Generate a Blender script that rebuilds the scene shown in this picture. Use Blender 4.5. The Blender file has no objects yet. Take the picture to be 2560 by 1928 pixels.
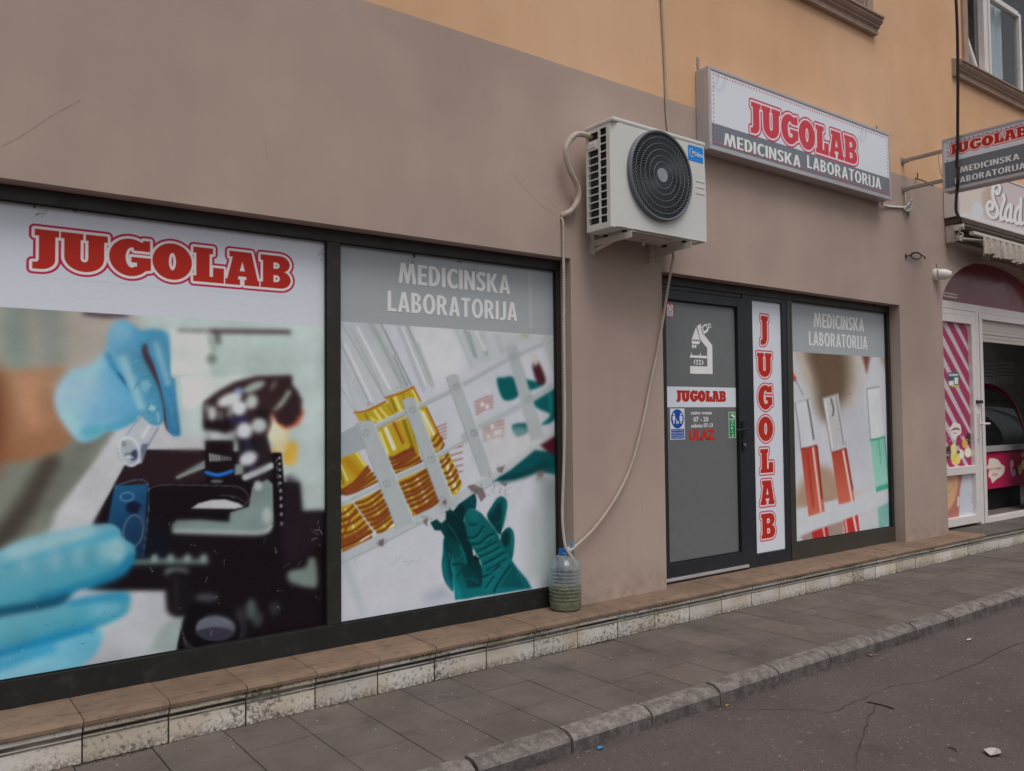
import bpy, bmesh, math, random
import numpy as np
from mathutils import Matrix, Vector
random.seed(7); rng = np.random.default_rng(7)
SC = bpy.context.scene; COL = SC.collection
# ------------------------------------------------------------------ camera
F = 2077.45; YAW, PIT, ROL = (math.radians(a) for a in (37.1625, 2.1388, -.5505))
CAM = np.array([-.6663, -3.9920, 1.3874])
_f = np.array([math.sin(YAW)*math.cos(PIT), math.cos(YAW)*math.cos(PIT), math.sin(PIT)])
_r = np.array([math.cos(YAW), -math.sin(YAW), 0.]); _u = np.cross(_r, _f)
AX = np.array([_r*math.cos(ROL)+_u*math.sin(ROL), -_r*math.sin(ROL)+_u*math.cos(ROL), _f])
cd = bpy.data.cameras.new('camera'); cam = bpy.data.objects.new('camera', cd); COL.objects.link(cam)
cd.sensor_width = 36; cd.lens = 36*F/2560; cd.clip_end = 500; cd.clip_start = .05
cam.matrix_world = Matrix([[AX[0][i], AX[1][i], -AX[2][i], CAM[i]] for i in range(3)] + [[0, 0, 0, 1]])
SC.camera = cam
# ------------------------------------------------------------------ overcast sky, soft sun, exposure
SUN_EL, SUN_AZ = math.radians(63), math.radians(196)     # azimuth clockwise from +Y: in front of the facade
w = bpy.data.worlds.new('World'); SC.world = w; w.use_nodes = True
nt = w.node_tree; nt.nodes.clear()
sky = nt.nodes.new('ShaderNodeTexSky'); sky.sky_type = 'NISHITA'; sky.sun_disc = False
sky.sun_elevation = SUN_EL; sky.sun_rotation = SUN_AZ; sky.air_density = 1.0; sky.dust_density = 4.0
hs = nt.nodes.new('ShaderNodeHueSaturation'); hs.inputs['Saturation'].default_value = .22
bg = nt.nodes.new('ShaderNodeBackground'); bg.inputs['Strength'].default_value = .13
wo = nt.nodes.new('ShaderNodeOutputWorld')
nt.links.new(sky.outputs[0], hs.inputs['Color']); nt.links.new(hs.outputs[0], bg.inputs[0]); nt.links.new(bg.outputs[0], wo.inputs[0])
sl = bpy.data.lights.new('sun', 'SUN'); sl.energy = 1.5; sl.angle = math.radians(30); sl.color = (1, .96, .91)
so = bpy.data.objects.new('sun', sl); COL.objects.link(so); so.location = (0, -8, 12)
_d = Vector((math.sin(SUN_AZ)*math.cos(SUN_EL), math.cos(SUN_AZ)*math.cos(SUN_EL), math.sin(SUN_EL)))
so.rotation_euler = _d.to_track_quat('Z', 'Y').to_euler()
SC.view_settings.view_transform = 'Standard'; SC.view_settings.look = 'None'
SC.view_settings.exposure = -0.34; SC.view_settings.gamma = 1.0
KV = .59       # linear value a facade surface of albedo 1 shows in the photograph

# ------------------------------------------------------------------ pixel rays of the photograph (2560 x 1928)
def ray(x, y): return AX.T @ np.array([(x-1280)/F, -(y-964)/F, 1])
def onY(p, Y): d = ray(*p); return CAM + (Y-CAM[1])/d[1]*d
def onZ(p, Z): d = ray(*p); return CAM + (Z-CAM[2])/d[2]*d
def onX(p, X): d = ray(*p); return CAM + (X-CAM[0])/d[0]*d
def topx(P):
    q = (np.asarray(P)-CAM) @ AX.T
    return np.stack([1280+F*q[..., 0]/q[..., 2], 964-F*q[..., 1]/q[..., 2]], -1)
def crop(ox, oy, s):
    f = lambda *p: [(ox+a*s, oy+b*s) for a, b in p]
    f.s = s; return f
cA = crop(0, 480, .37975); cB = crop(0, 1080, .4202); cC = crop(800, 580, .3122); cD = crop(800, 1050, .3421)
cG = crop(1840, 720, .42009); cE = crop(1640, 680, .2642); cM = crop(1640, 780, .2041); c5 = crop(1380, 260, .2521)
c6 = crop(1700, 130, .2532); q1 = crop(2340, 300, .2402); q2 = crop(2340, 740, .2161); q3 = crop(2340, 1060, .2041)

# ------------------------------------------------------------------ object helpers
def lin(c): 
    c = np.asarray(c, float)/255; return np.where(c <= .04045, c/12.92, ((c+.055)/1.055)**2.4)
def alb(*c): return tuple(float(v) for v in np.clip(lin(c)/KV, .004, .88))     # photo colour of a facade surface -> base colour
def link(o, parent=None):
    COL.objects.link(o)
    if parent is not None:
        o.parent = parent
        L = Vector((0, 0, 0)); q = parent
        while q is not None: L = L + q.location + q.matrix_parent_inverse.translation; q = q.parent
        o.matrix_parent_inverse = Matrix.Translation(-L)
    return o
def thing(name, label, cat, loc=(0, 0, 0), group=None):
    o = bpy.data.objects.new(name, None); o.empty_display_size = .05; COL.objects.link(o); o.location = loc
    o['label'] = label; o['category'] = cat
    if group: o['group'] = group
    return o
def tag(o, label, cat, group=None):
    o['label'] = label; o['category'] = cat
    if group: o['group'] = group
    return o
def grp(name, parent):       # a part that is itself made of sub-parts
    o = bpy.data.objects.new(name, None); o.empty_display_size = .05; return link(o, parent)
class MB:
    def __init__(s): s.v = []; s.f = []; s.m = []
    def add(s, v, f, m=0):
        n = len(s.v); s.v += [tuple(map(float, p)) for p in v]; s.f += [tuple(int(i)+n for i in q) for q in f]; s.m += [m]*len(f); return s
    def box(s, x0, x1, y0, y1, z0, z1, m=0):
        return s.add([(x, y, z) for x in (x0, x1) for y in (y0, y1) for z in (z0, z1)],
                     [(0, 1, 3, 2), (4, 6, 7, 5), (0, 4, 5, 1), (2, 3, 7, 6), (0, 2, 6, 4), (1, 5, 7, 3)], m)
    def tube(s, pts, r, n=8, m=0, cap=True, up=None):
        pts = [Vector(p) for p in pts]; N = len(pts); rr = r if hasattr(r, '__len__') else [r]*N
        v = []; f = []; ref = Vector(up) if up else None
        for i, p in enumerate(pts):
            t = (pts[min(i+1, N-1)]-pts[max(i-1, 0)]).normalized()
            if ref is None: ref = Vector((1, 0, 0)) if abs(t.x) < .8 else Vector((0, 0, 1))
            a = (ref - t*ref.dot(t)).normalized(); b = t.cross(a); ref = a
            v += [p + (a*math.cos(k*2*math.pi/n) + b*math.sin(k*2*math.pi/n))*rr[i] for k in range(n)]
        for i in range(N-1):
            f += [(i*n+k, i*n+(k+1) % n, (i+1)*n+(k+1) % n, (i+1)*n+k) for k in range(n)]
        if cap: f += [tuple(range(n)), tuple(range((N-1)*n, N*n))]
        return s.add(v, f, m)
    def lathe(s, prof, c, n=24, m=0, axis='Z'):
        v = []; f = []
        for r, h in prof:
            for k in range(n):
                a = k*2*math.pi/n; x, y = r*math.cos(a), r*math.sin(a)
                v.append({'Z': (c[0]+x, c[1]+y, c[2]+h), 'Y': (c[0]+x, c[1]+h, c[2]+y), 'X': (c[0]+h, c[1]+x, c[2]+y)}[axis])
        for i in range(len(prof)-1): f += [(i*n+k, i*n+(k+1) % n, (i+1)*n+(k+1) % n, (i+1)*n+k) for k in range(n)]
        return s.add(v, f, m)
    def prism(s, prof, x0, x1, m=0):     # (y, z) profile run along X
        n = len(prof); v = [(x0, y, z) for y, z in prof]+[(x1, y, z) for y, z in prof]
        return s.add(v, [tuple(range(n)), tuple(range(n, 2*n))]+[(i, (i+1) % n, n+(i+1) % n, n+i) for i in range(n)], m)
    def build(s, name, mats, parent=None, smooth=False, bev=0):
        me = bpy.data.meshes.new(name); bm = bmesh.new(); vs = [bm.verts.new(p) for p in s.v]
        for q, mi in zip(s.f, s.m):
            try: bm.faces.new([vs[i] for i in q]).material_index = mi
            except ValueError: pass
        bmesh.ops.recalc_face_normals(bm, faces=bm.faces)
        if bev: bmesh.ops.bevel(bm, geom=[e for e in bm.edges if len(e.link_faces) == 2 and e.calc_face_angle(0) > .5], offset=bev, segments=2, profile=.6, affect='EDGES')
        bm.to_mesh(me); bm.free()
        for m in (mats if isinstance(mats, (list, tuple)) else [mats]): me.materials.append(m)
        if smooth: me.shade_smooth(); me.set_sharp_from_angle(angle=math.radians(40))
        return link(bpy.data.objects.new(name, me), parent)
def bx(name, x0, x1, y0, y1, z0, z1, mat, parent=None, bev=.002):
    return MB().box(x0, x1, y0, y1, z0, z1).build(name, mat, parent, bev=bev)
def fill2d(loops, ext=0., off=0.):
    cu = bpy.data.curves.new('tmp', 'CURVE'); cu.dimensions = '2D'; cu.fill_mode = 'BOTH'; cu.extrude = ext; cu.offset = off
    for L in loops:
        sp = cu.splines.new('POLY'); sp.points.add(len(L)-1); sp.use_cyclic_u = True
        for p, q in zip(sp.points, L): p.co = (q[0], q[1], 0, 1)
    return _cu2mesh(cu)
def _cu2mesh(cu):
    o = bpy.data.objects.new('tmp', cu); COL.objects.link(o); bpy.context.view_layer.update()
    ev = o.evaluated_get(bpy.context.evaluated_depsgraph_get()); me = ev.to_mesh()
    v = np.array([tuple(p.co) for p in me.vertices]).reshape(-1, 3); f = [tuple(p.vertices) for p in me.polygons]
    ev.to_mesh_clear(); bpy.data.objects.remove(o); bpy.data.curves.remove(cu); return v, f
def plate(name, loops, y0, y1, mat, parent=None):
    v, f = fill2d(loops, abs(y1-y0)/2); me = MB()
    bm = me.add([(a, (y0+y1)/2+c, b) for a, b, c in v], f)
    o = bm.build(name, mat, parent)
    b = bmesh.new(); b.from_mesh(o.data); bmesh.ops.remove_doubles(b, verts=b.verts, dist=1e-5); bmesh.ops.recalc_face_normals(b, faces=b.faces); b.to_mesh(o.data); b.free()
    return o
def rect(x0, x1, z0, z1): return [(x0, z0), (x1, z0), (x1, z1), (x0, z1)]
def rrect(x0, x1, z0, z1, r, n=4):
    out = []
    for cx, cz, a0 in ((x1-r, z1-r, 0), (x0+r, z1-r, 90), (x0+r, z0+r, 180), (x1-r, z0+r, 270)):
        out += [(cx+r*math.cos(math.radians(a0+90*k/n)), cz+r*math.sin(math.radians(a0+90*k/n))) for k in range(n+1)]
    return out
def circ(cx, cz, r, n=48, rz=None): return [(cx+r*math.cos(2*math.pi*k/n), cz+(rz or r)*math.sin(2*math.pi*k/n)) for k in range(n)]
def crom(pts, k=8, closed=False):
    P = [np.array(p, float) for p in pts]; N = len(P); out = []
    for i in range(N if closed else N-1):
        g = (lambda j: P[j % N]) if closed else (lambda j: P[min(max(j, 0), N-1)])
        a, b, c, d = g(i-1), g(i), g(i+1), g(i+2)
        for t in np.linspace(0, 1, k, endpoint=False):
            out.append(.5*((2*b)+(c-a)*t+(2*a-5*b+4*c-d)*t*t+(3*b-a-3*c+d)*t**3))
    if not closed: out.append(P[-1])
    return out

# ------------------------------------------------------------------ materials
class NT:
    def __init__(s, name):
        s.m = bpy.data.materials.new(name); s.m.use_nodes = True; s.t = s.m.node_tree
        s.b = s.t.nodes['Principled BSDF']; s.pos = s.t.nodes.new('ShaderNodeNewGeometry').outputs['Position']
    def n(s, k, **kw):
        x = s.t.nodes.new(k)
        for a, b in kw.items(): setattr(x, a, b)
        return x
    def L(s, a, b): s.t.links.new(a, b)
    def val(s, x, sock):
        if isinstance(x, bpy.types.NodeSocket): s.L(x, sock)
        else: sock.default_value = x if not isinstance(x, tuple) or len(x) == 4 or sock.type != 'RGBA' else (*x, 1)
    def noise(s, scale, detail=4, rough=.55, st=None, off=0., dist=0.):
        p = s.pos
        if st or off:
            mp = s.n('ShaderNodeMapping'); s.L(p, mp.inputs[0]); mp.inputs['Scale'].default_value = st or (1, 1, 1); mp.inputs['Location'].default_value = (off, off*.7, off*.3); p = mp.outputs[0]
        x = s.n('ShaderNodeTexNoise'); s.L(p, x.inputs['Vector']); x.inputs['Scale'].default_value = scale
        x.inputs['Detail'].default_value = detail; x.inputs['Roughness'].default_value = rough; x.inputs['Distortion'].default_value = dist
        return x.outputs[0]
    def ramp(s, v, lo, hi):
        x = s.n('ShaderNodeMapRange'); x.interpolation_type = 'SMOOTHSTEP'; s.L(v, x.inputs[0]); x.inputs[1].default_value = lo; x.inputs[2].default_value = hi; return x.outputs[0]
    def rng(s, v, a, b, lo, hi):
        x = s.n('ShaderNodeMapRange'); s.L(v, x.inputs[0])
        for i, q in enumerate((a, b, lo, hi)): x.inputs[i+1].default_value = q
        return x.outputs[0]
    def math(s, op, a, b=0.):
        x = s.n('ShaderNodeMath', operation=op); s.val(a, x.inputs[0]); s.val(b, x.inputs[1]); return x.outputs[0]
    def mix(s, f, a, b, bt='MIX'):
        x = s.n('ShaderNodeMix', data_type='RGBA', blend_type=bt); s.val(f, x.inputs[0]); s.val(a, x.inputs[6]); s.val(b, x.inputs[7]); return x.outputs[2]
    def gain(s, c, v):          # colour times a scalar
        x = s.n('ShaderNodeVectorMath', operation='SCALE'); s.val(c, x.inputs[0]) if isinstance(c, bpy.types.NodeSocket) else setattr(x.inputs[0], 'default_value', c[:3]); s.val(v, x.inputs['Scale']); return x.outputs[0]
    def done(s, col, rough=.6, spec=.3, bump=None, bstr=.2, bdist=.002, metal=0.):
        s.val(col, s.b.inputs['Base Color']); s.val(rough, s.b.inputs['Roughness']); s.b.inputs['Specular IOR Level'].default_value = spec; s.b.inputs['Metallic'].default_value = metal
        if bump is not None:
            x = s.n('ShaderNodeBump'); x.inputs['Strength'].default_value = bstr; x.inputs['Distance'].default_value = bdist; s.L(bump, x.inputs['Height']); s.L(x.outputs[0], s.b.inputs['Normal'])
        return s.m
def mat(name, c, rough=.5, var=.08, scale=7., bump=.12, bs=120., spec=.3, metal=0., dirt=0., rnd=0., dirtc=(.05, .045, .04), bdist=.0015):
    t = NT(name); v = t.rng(t.noise(scale), .3, .7, 1-var, 1+var); col = t.gain(tuple(c), v)
    if rnd:
        oi = t.n('ShaderNodeObjectInfo'); col = t.gain(col, t.rng(oi.outputs['Random'], 0, 1, 1-rnd, 1+rnd))
    if dirt:
        d = t.math('MULTIPLY', t.ramp(t.noise(scale*2.3, 6, .65, off=3.1), .52, .72), dirt); col = t.mix(d, col, (*dirtc, 1))
    r = t.rng(t.noise(scale*1.7, off=9.), .3, .7, max(rough-.08, .03), min(rough+.08, 1))
    return t.done(col, r, spec, t.noise(bs, 3) if bump else None, bump, bdist, metal)
def flat(name, c, rough=.45, spec=.25, emit=0):
    t = NT(name); col = t.gain(tuple(c), t.rng(t.noise(14), .3, .7, .96, 1.04)); m = t.done(col, rough, spec)
    if emit: t.b.inputs['Emission Color'].default_value = (*c, 1); t.b.inputs['Emission Strength'].default_value = emit
    return m
# wall paint: mauve up to the colour line, orange above it
def wall_mat():
    t = NT('facade_paint'); xyz = t.n('ShaderNodeSeparateXYZ'); t.L(t.pos, xyz.inputs[0])
    edge = t.math('ADD', xyz.outputs[2], t.rng(t.noise(3, 5), 0, 1, -.006, .006))
    up = t.ramp(edge, 3.645, 3.650)
    a = t.mix(t.ramp(t.noise(.9, 3), .3, .7), (*alb(135, 119, 111), 1), (*alb(144, 127, 118), 1))
    o = t.mix(t.ramp(t.noise(.8, 3, off=4.), .3, .7), (*alb(172, 136, 106), 1), (*alb(177, 144, 117), 1))
    c = t.mix(up, a, o)
    c = t.gain(c, t.rng(t.noise(3.5, 4, .5, st=(1, 1, .16)), .3, .7, .972, 1.028))          # rain streaks
    c = t.gain(c, t.rng(t.noise(1.7, 6, .6, off=2.), .3, .7, .95, 1.045))
    s = t.math('MULTIPLY', t.ramp(t.noise(26, 4, .6, st=(1, 1, .06), off=7.), .66, .82), t.ramp(t.noise(1.3, 3, off=11.), .48, .66))
    c = t.mix(t.math('MULTIPLY', s, .32), c, (*alb(96, 80, 70), 1))
    sp = t.ramp(t.noise(60, 2, .5, off=5.), .76, .82); c = t.mix(t.math('MULTIPLY', sp, .35), c, (*alb(90, 76, 68), 1))
    low = t.math('MULTIPLY', t.rng(xyz.outputs[2], .18, .42, 1, 0), t.ramp(t.noise(11, 5, .65, off=1.), .42, .66))   # splash soiling at the foot
    c = t.mix(t.math('MULTIPLY', low, .35), c, (*alb(92, 78, 66), 1))
    h = t.math('ADD', t.noise(240, 3), t.math('MULTIPLY', t.noise(5, 4), 3.))
    return t.done(c, .85, .2, h, .4, .002)
def asphalt_mat():
    t = NT('asphalt'); base = t.mix(t.ramp(t.noise(1.1, 4), .3, .7), (.092, .074, .069, 1), (.118, .095, .090, 1))
    base = t.gain(base, t.rng(t.noise(170, 2, .6), .3, .7, .72, 1.28))
    vo = t.n('ShaderNodeTexVoronoi', feature='F1'); vo.inputs['Scale'].default_value = 38; t.L(t.pos, vo.inputs['Vector']); vo.inputs['Randomness'].default_value = 1
    wn = t.n('ShaderNodeTexWhiteNoise'); t.L(vo.outputs['Position'], wn.inputs['Vector'])
    st = t.math('MULTIPLY', t.math('SUBTRACT', 1., t.ramp(vo.outputs['Distance'], .12, .3)), t.ramp(wn.outputs[0], .80, .86))
    base = t.mix(t.math('MULTIPLY', st, .55), base, (.27, .23, .20, 1))
    v2 = t.n('ShaderNodeTexVoronoi', feature='F1'); v2.inputs['Scale'].default_value = 9; mp = t.n('ShaderNodeMapping'); t.L(t.pos, mp.inputs[0]); mp.inputs['Scale'].default_value = (1, 1.6, 1); t.L(mp.outputs[0], v2.inputs['Vector'])
    w2 = t.n('ShaderNodeTexWhiteNoise'); t.L(v2.outputs['Position'], w2.inputs['Vector'])
    s2 = t.math('MULTIPLY', t.math('SUBTRACT', 1., t.ramp(t.math('ADD', v2.outputs['Distance'], t.rng(t.noise(60, 3), 0, 1, -.08, .08)), .12, .22)), t.ramp(w2.outputs[0], .72, .78))
    base = t.mix(t.math('MULTIPLY', s2, .42), base, (.23, .19, .175, 1))
    d = t.ramp(t.noise(2.5, 6, .7, off=3.), .55, .75); base = t.mix(t.math('MULTIPLY', d, .35), base, (.045, .038, .034, 1))
    h = t.math('ADD', t.noise(190, 3, .7), t.noise(60, 2))
    return t.done(base, .88, .25, h, .55, .004)
def tile_top_mat(name, c):
    t = NT(name); oi = t.n('ShaderNodeObjectInfo'); col = t.gain(tuple(c), t.rng(oi.outputs['Random'], 0, 1, .88, 1.1))
    col = t.gain(col, t.rng(t.noise(6, 5), .3, .7, .86, 1.12))
    col = t.mix(t.math('MULTIPLY', t.ramp(t.noise(13, 6, .72, st=(.8, 1.5, 1), off=2.), .48, .74), .7), col, (.065, .05, .04, 1))
    return t.done(col, .75, .25, t.noise(90, 4), .3, .002)
def riser_mat():
    t = NT('weathered_riser_tile'); oi = t.n('ShaderNodeObjectInfo')
    col = t.mix(t.ramp(t.noise(3.2, 4), .38, .66), (.66, .62, .58, 1), (.54, .47, .375, 1))
    col = t.gain(col, t.rng(oi.outputs['Random'], 0, 1, .86, 1.12))
    xyz = t.n('ShaderNodeSeparateXYZ'); t.L(t.pos, xyz.inputs[0])
    th = t.math('ADD', t.noise(48, 6, .72), t.math('MULTIPLY', t.noise(2.1, 3, off=6.), .55))
    pits = t.ramp(th, .84, .98); col = t.mix(t.math('MULTIPLY', pits, .75), col, (.06, .052, .045, 1))
    low = t.math('MULTIPLY', t.rng(xyz.outputs[2], .0, .05, 1, 0), t.ramp(t.noise(70, 5, .7, off=8.), .4, .56)); col = t.mix(t.math('MULTIPLY', low, .8), col, (.07, .058, .048, 1))
    return t.done(col, .82, .25, t.noise(120, 4, .7), .45, .003)
def kerb_mat(name='kerb_concrete', k=1.):
    t = NT(name); oi = t.n('ShaderNodeObjectInfo'); col = t.mix(t.ramp(t.noise(16, 7, .75), .36, .66), (.125*k, .107*k, .099*k, 1), (.255*k, .225*k, .212*k, 1))
    col = t.gain(col, t.rng(oi.outputs['Random'], 0, 1, .85, 1.12)); col = t.gain(col, t.rng(t.noise(140, 3, .7), .3, .7, .75, 1.25))
    return t.done(col, .88, .2, t.noise(110, 4, .7), .55, .004)
def slab_mat():
    t = NT('paving_concrete'); oi = t.n('ShaderNodeObjectInfo'); rn = oi.outputs['Random']
    col = t.mix(rn, (.128, .107, .100, 1), (.150, .122, .106, 1))
    col = t.gain(col, t.rng(t.noise(2.6, 5, .6), .3, .7, .76, 1.2)); col = t.gain(col, t.rng(t.noise(230, 2, .7), .3, .7, .86, 1.14))
    col = t.mix(t.math('MULTIPLY', t.ramp(t.noise(5, 6, .7, off=3.), .52, .7), .35), col, (.055, .047, .042, 1))
    col = t.mix(t.math('MULTIPLY', t.ramp(t.noise(22, 3, .5, off=8.), .74, .79), .4), col, (.22, .2, .185, 1))
    return t.done(col, .85, .25, t.noise(180, 4, .7), .3, .002)
M = dict(groove=mat('groove_grime', (.24, .215, .19), .95, .35, 9, .4, dirt=.92, dirtc=(.05, .043, .037)), wall=wall_mat(), asphalt=asphalt_mat(), riser=riser_mat(), hoop=mat('hoop_plastic', alb(98, 101, 107), .45, .05, 8, .04), kerb=kerb_mat(), kerbshade=kerb_mat('kerb_face_shaded', .62), slab=slab_mat(),  # kerb front: darkened copy of the concrete, its shade painted into the colour
    tile=tile_top_mat('step_tile_brown', (.225, .152, .108)), tile2=tile_top_mat('step_concrete_grey', (.12, .105, .095)),
    grout=mat('grout_dirt', (.05, .043, .037), .95, .3, 40, .4), bed=mat('joint_sand', (.045, .038, .033), .95, .3, 50),
    frame=mat('brown_aluminium', (.026, .024, .021), .42, .15, 5, .05, spec=.4, dirt=.25, dirtc=(.09, .085, .08)),
    rail=mat('base_rail_paint', (.016, .017, .016), .55, .15, 5, .06, spec=.35, dirt=.3, dirtc=(.075, .07, .062)),
    anth=mat('anthracite_aluminium', (.020, .023, .030), .38, .1, 5, .04, spec=.45, dirt=.15, dirtc=(.07, .07, .07)),
    divider=mat('olive_aluminium', (.052, .048, .040), .4, .12, 5, .05, spec=.4),
    glass_dark=flat('dark_glass', (.02, .022, .024), .06, .5), door_film=flat('grey_window_film', (.165, .173, .178), .28, .5),
    rubber=flat('black_rubber', (.012, .012, .013), .6), blackmetal=mat('black_metal', (.012, .012, .014), .35, .1, 20, .05, spec=.5),
    white=flat('white_print', alb(180, 184, 192), .42, .3), letter=flat('pale_grey_print', alb(190, 195, 201), .42, .3), band=flat('grey_print', alb(112, 118, 124), .42, .3),
    red=flat('red_print', alb(166, 36, 26), .42, .3), signred=flat('sign_red_print', alb(172, 55, 66), .4, .3), crimson=flat('crimson_outline_print', alb(158, 26, 66), .42, .3), cream=flat('outline_white_print', alb(205, 192, 190), .42, .3),
    darkprint=flat('charcoal_print', alb(86, 92, 99), .4, .3), blue=flat('blue_print', alb(14, 62, 138), .42, .3), green=flat('green_print', alb(18, 116, 62), .42, .3), blackprint=flat('black_print', alb(38, 36, 40), .45),
    alu=mat('brushed_aluminium_profile', alb(150, 146, 148), .38, .06, 6, .04, spec=.5, metal=.25), steel=mat('galvanised_steel', alb(128, 124, 120), .42, .12, 25, .05, spec=.5, metal=.5, dirt=.3),
    acw=mat('ivory_sheet_metal', alb(168, 168, 164), .42, .03, 3, .03, spec=.4, dirt=.06, dirtc=(.2, .17, .13)), acg=mat('grille_plastic', alb(84, 87, 93), .45, .06, 8, .04), hub=mat('hub_plastic', alb(116, 119, 126), .45, .05, 8, .04),
    dark=flat('dark_void', (.010, .010, .011), .8), coil=mat('coil_fins', (.10, .115, .125), .4, .25, 30, .2, spec=.5, metal=.5), midea=flat('badge_blue', alb(10, 108, 180), .4, .35),
    bracket=mat('painted_bracket', alb(150, 144, 136), .5, .1, 12, .06, dirt=.35, dirtc=(.14, .11, .085)), hose=mat('ivory_hose', alb(148, 138, 126), .55, .1, 10, .05, dirt=.2), lag=mat('taped_pipe_lagging', alb(150, 138, 128), .65, .1, 12, .3, bs=60, dirt=.35),
    cable=mat('black_cable', (.014, .009, .010), .5, .1, 20, .05), pvc=mat('white_pvc', alb(176, 170, 168), .38, .03, 4, .03, spec=.4, dirt=.18, dirtc=(.24, .21, .18)), pvcin=mat('shutter_pvc', alb(150, 143, 138), .45, .05, 5, .03),
    maroon=mat('maroon_film', alb(98, 42, 52), .22, .06, 2, .0, spec=.5), camw=mat('camera_white', alb(178, 174, 170), .35, .03, 10, .02, spec=.4), trim=mat('grey_brown_moulding', alb(130, 112, 100), .8, .1, 5, .15, dirt=.35, dirtc=(.13, .1, .08)),
    soffit=mat('awning_brown_metal', alb(62, 50, 44), .5, .12, 6, .08, dirt=.2), cloth=mat('awning_cloth', alb(142, 134, 126), .9, .2, 30, .4, bs=60, dirt=.45, dirtc=(.12, .1, .08)), room=mat('shop_interior', (.62, .60, .57), .8, .2, 2), floor=mat('shop_floor', (.20, .17, .15), .45, .25, 8, .08),
    paper=flat('sheet_paper', (.8, .8, .79), .7), fridge=mat('fridge_red', (.35, .02, .06), .3, .05, 4, .0, spec=.5), leaf=mat('dry_leaf', (.25, .19, .13), .8, .3, 40, .3), scrap=mat('crumpled_paper', (.48, .42, .40), .8, .15, 40, .4, bs=40), soil=mat('street_dirt', (.060, .048, .038), .95, .5, 60, .3), moss=mat('moss', (.045, .042, .014), .95, .4, 60, .4),
    bluewrap=flat('blue_plastic', (.05, .25, .55), .3, .4), cap=flat('bottle_cap_blue', (.01, .13, .42), .35, .4), led=flat('red_led', (.65, .03, .06), .3, .4, .35), lamp=flat('led_hole', (.10, .06, .07), .5), curtain=mat('white_curtain', (.75, .77, .8), .8, .05, 8, .1))
def front_only(t): return t.math('SUBTRACT', 1., t.n('ShaderNodeNewGeometry').outputs['Backfacing'])
def glassmat(name, tint, rough=.03, refl=1.0):
    t = NT(name); t.t.nodes.remove(t.b); tr = t.n('ShaderNodeBsdfTransparent'); tr.inputs[0].default_value = (*tint, 1)
    gl = t.n('ShaderNodeBsdfGlossy'); gl.inputs['Roughness'].default_value = rough; fr = t.n('ShaderNodeFresnel'); fr.inputs[0].default_value = 1.5
    mx = t.n('ShaderNodeMixShader'); t.L(t.math('MULTIPLY', t.math('MULTIPLY', fr.outputs[0], refl), front_only(t)), mx.inputs[0]); t.L(tr.outputs[0], mx.inputs[1]); t.L(gl.outputs[0], mx.inputs[2])
    t.L(mx.outputs[0], t.t.nodes['Material Output'].inputs[0]); return t.m
M['pane'] = glassmat('window_glass', (.82, .86, .87)); M['fglass'] = glassmat('display_glass', (.25, .3, .3), .02, 1.0)
def plastic(name, tint, diff, k):
    t = NT(name); t.t.nodes.remove(t.b); tr = t.n('ShaderNodeBsdfTransparent'); tr.inputs[0].default_value = (*tint, 1)
    df = t.n('ShaderNodeBsdfDiffuse'); df.inputs[0].default_value = (*diff, 1); gl = t.n('ShaderNodeBsdfGlossy'); gl.inputs['Roughness'].default_value = .12
    m1 = t.n('ShaderNodeMixShader'); t.L(t.rng(t.noise(30, 4), .3, .7, k*.6, k*1.4), m1.inputs[0]); t.L(tr.outputs[0], m1.inputs[1]); t.L(df.outputs[0], m1.inputs[2])
    fr = t.n('ShaderNodeFresnel'); fr.inputs[0].default_value = 1.5; m2 = t.n('ShaderNodeMixShader'); t.L(t.math('MULTIPLY', fr.outputs[0], front_only(t)), m2.inputs[0]); t.L(m1.outputs[0], m2.inputs[1]); t.L(gl.outputs[0], m2.inputs[2])
    t.L(m2.outputs[0], t.t.nodes['Material Output'].inputs[0]); return t.m
M['pethaze'] = plastic('hazy_bottle_plastic', (.88, .92, .95), (.40, .46, .50), .30)
M['pet'] = plastic('clear_bottle_plastic', (.86, .91, .94), (.40, .42, .40), .10); M['water'] = plastic('green_drain_water', (.60, .58, .36), (.21, .20, .10), .88)

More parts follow.
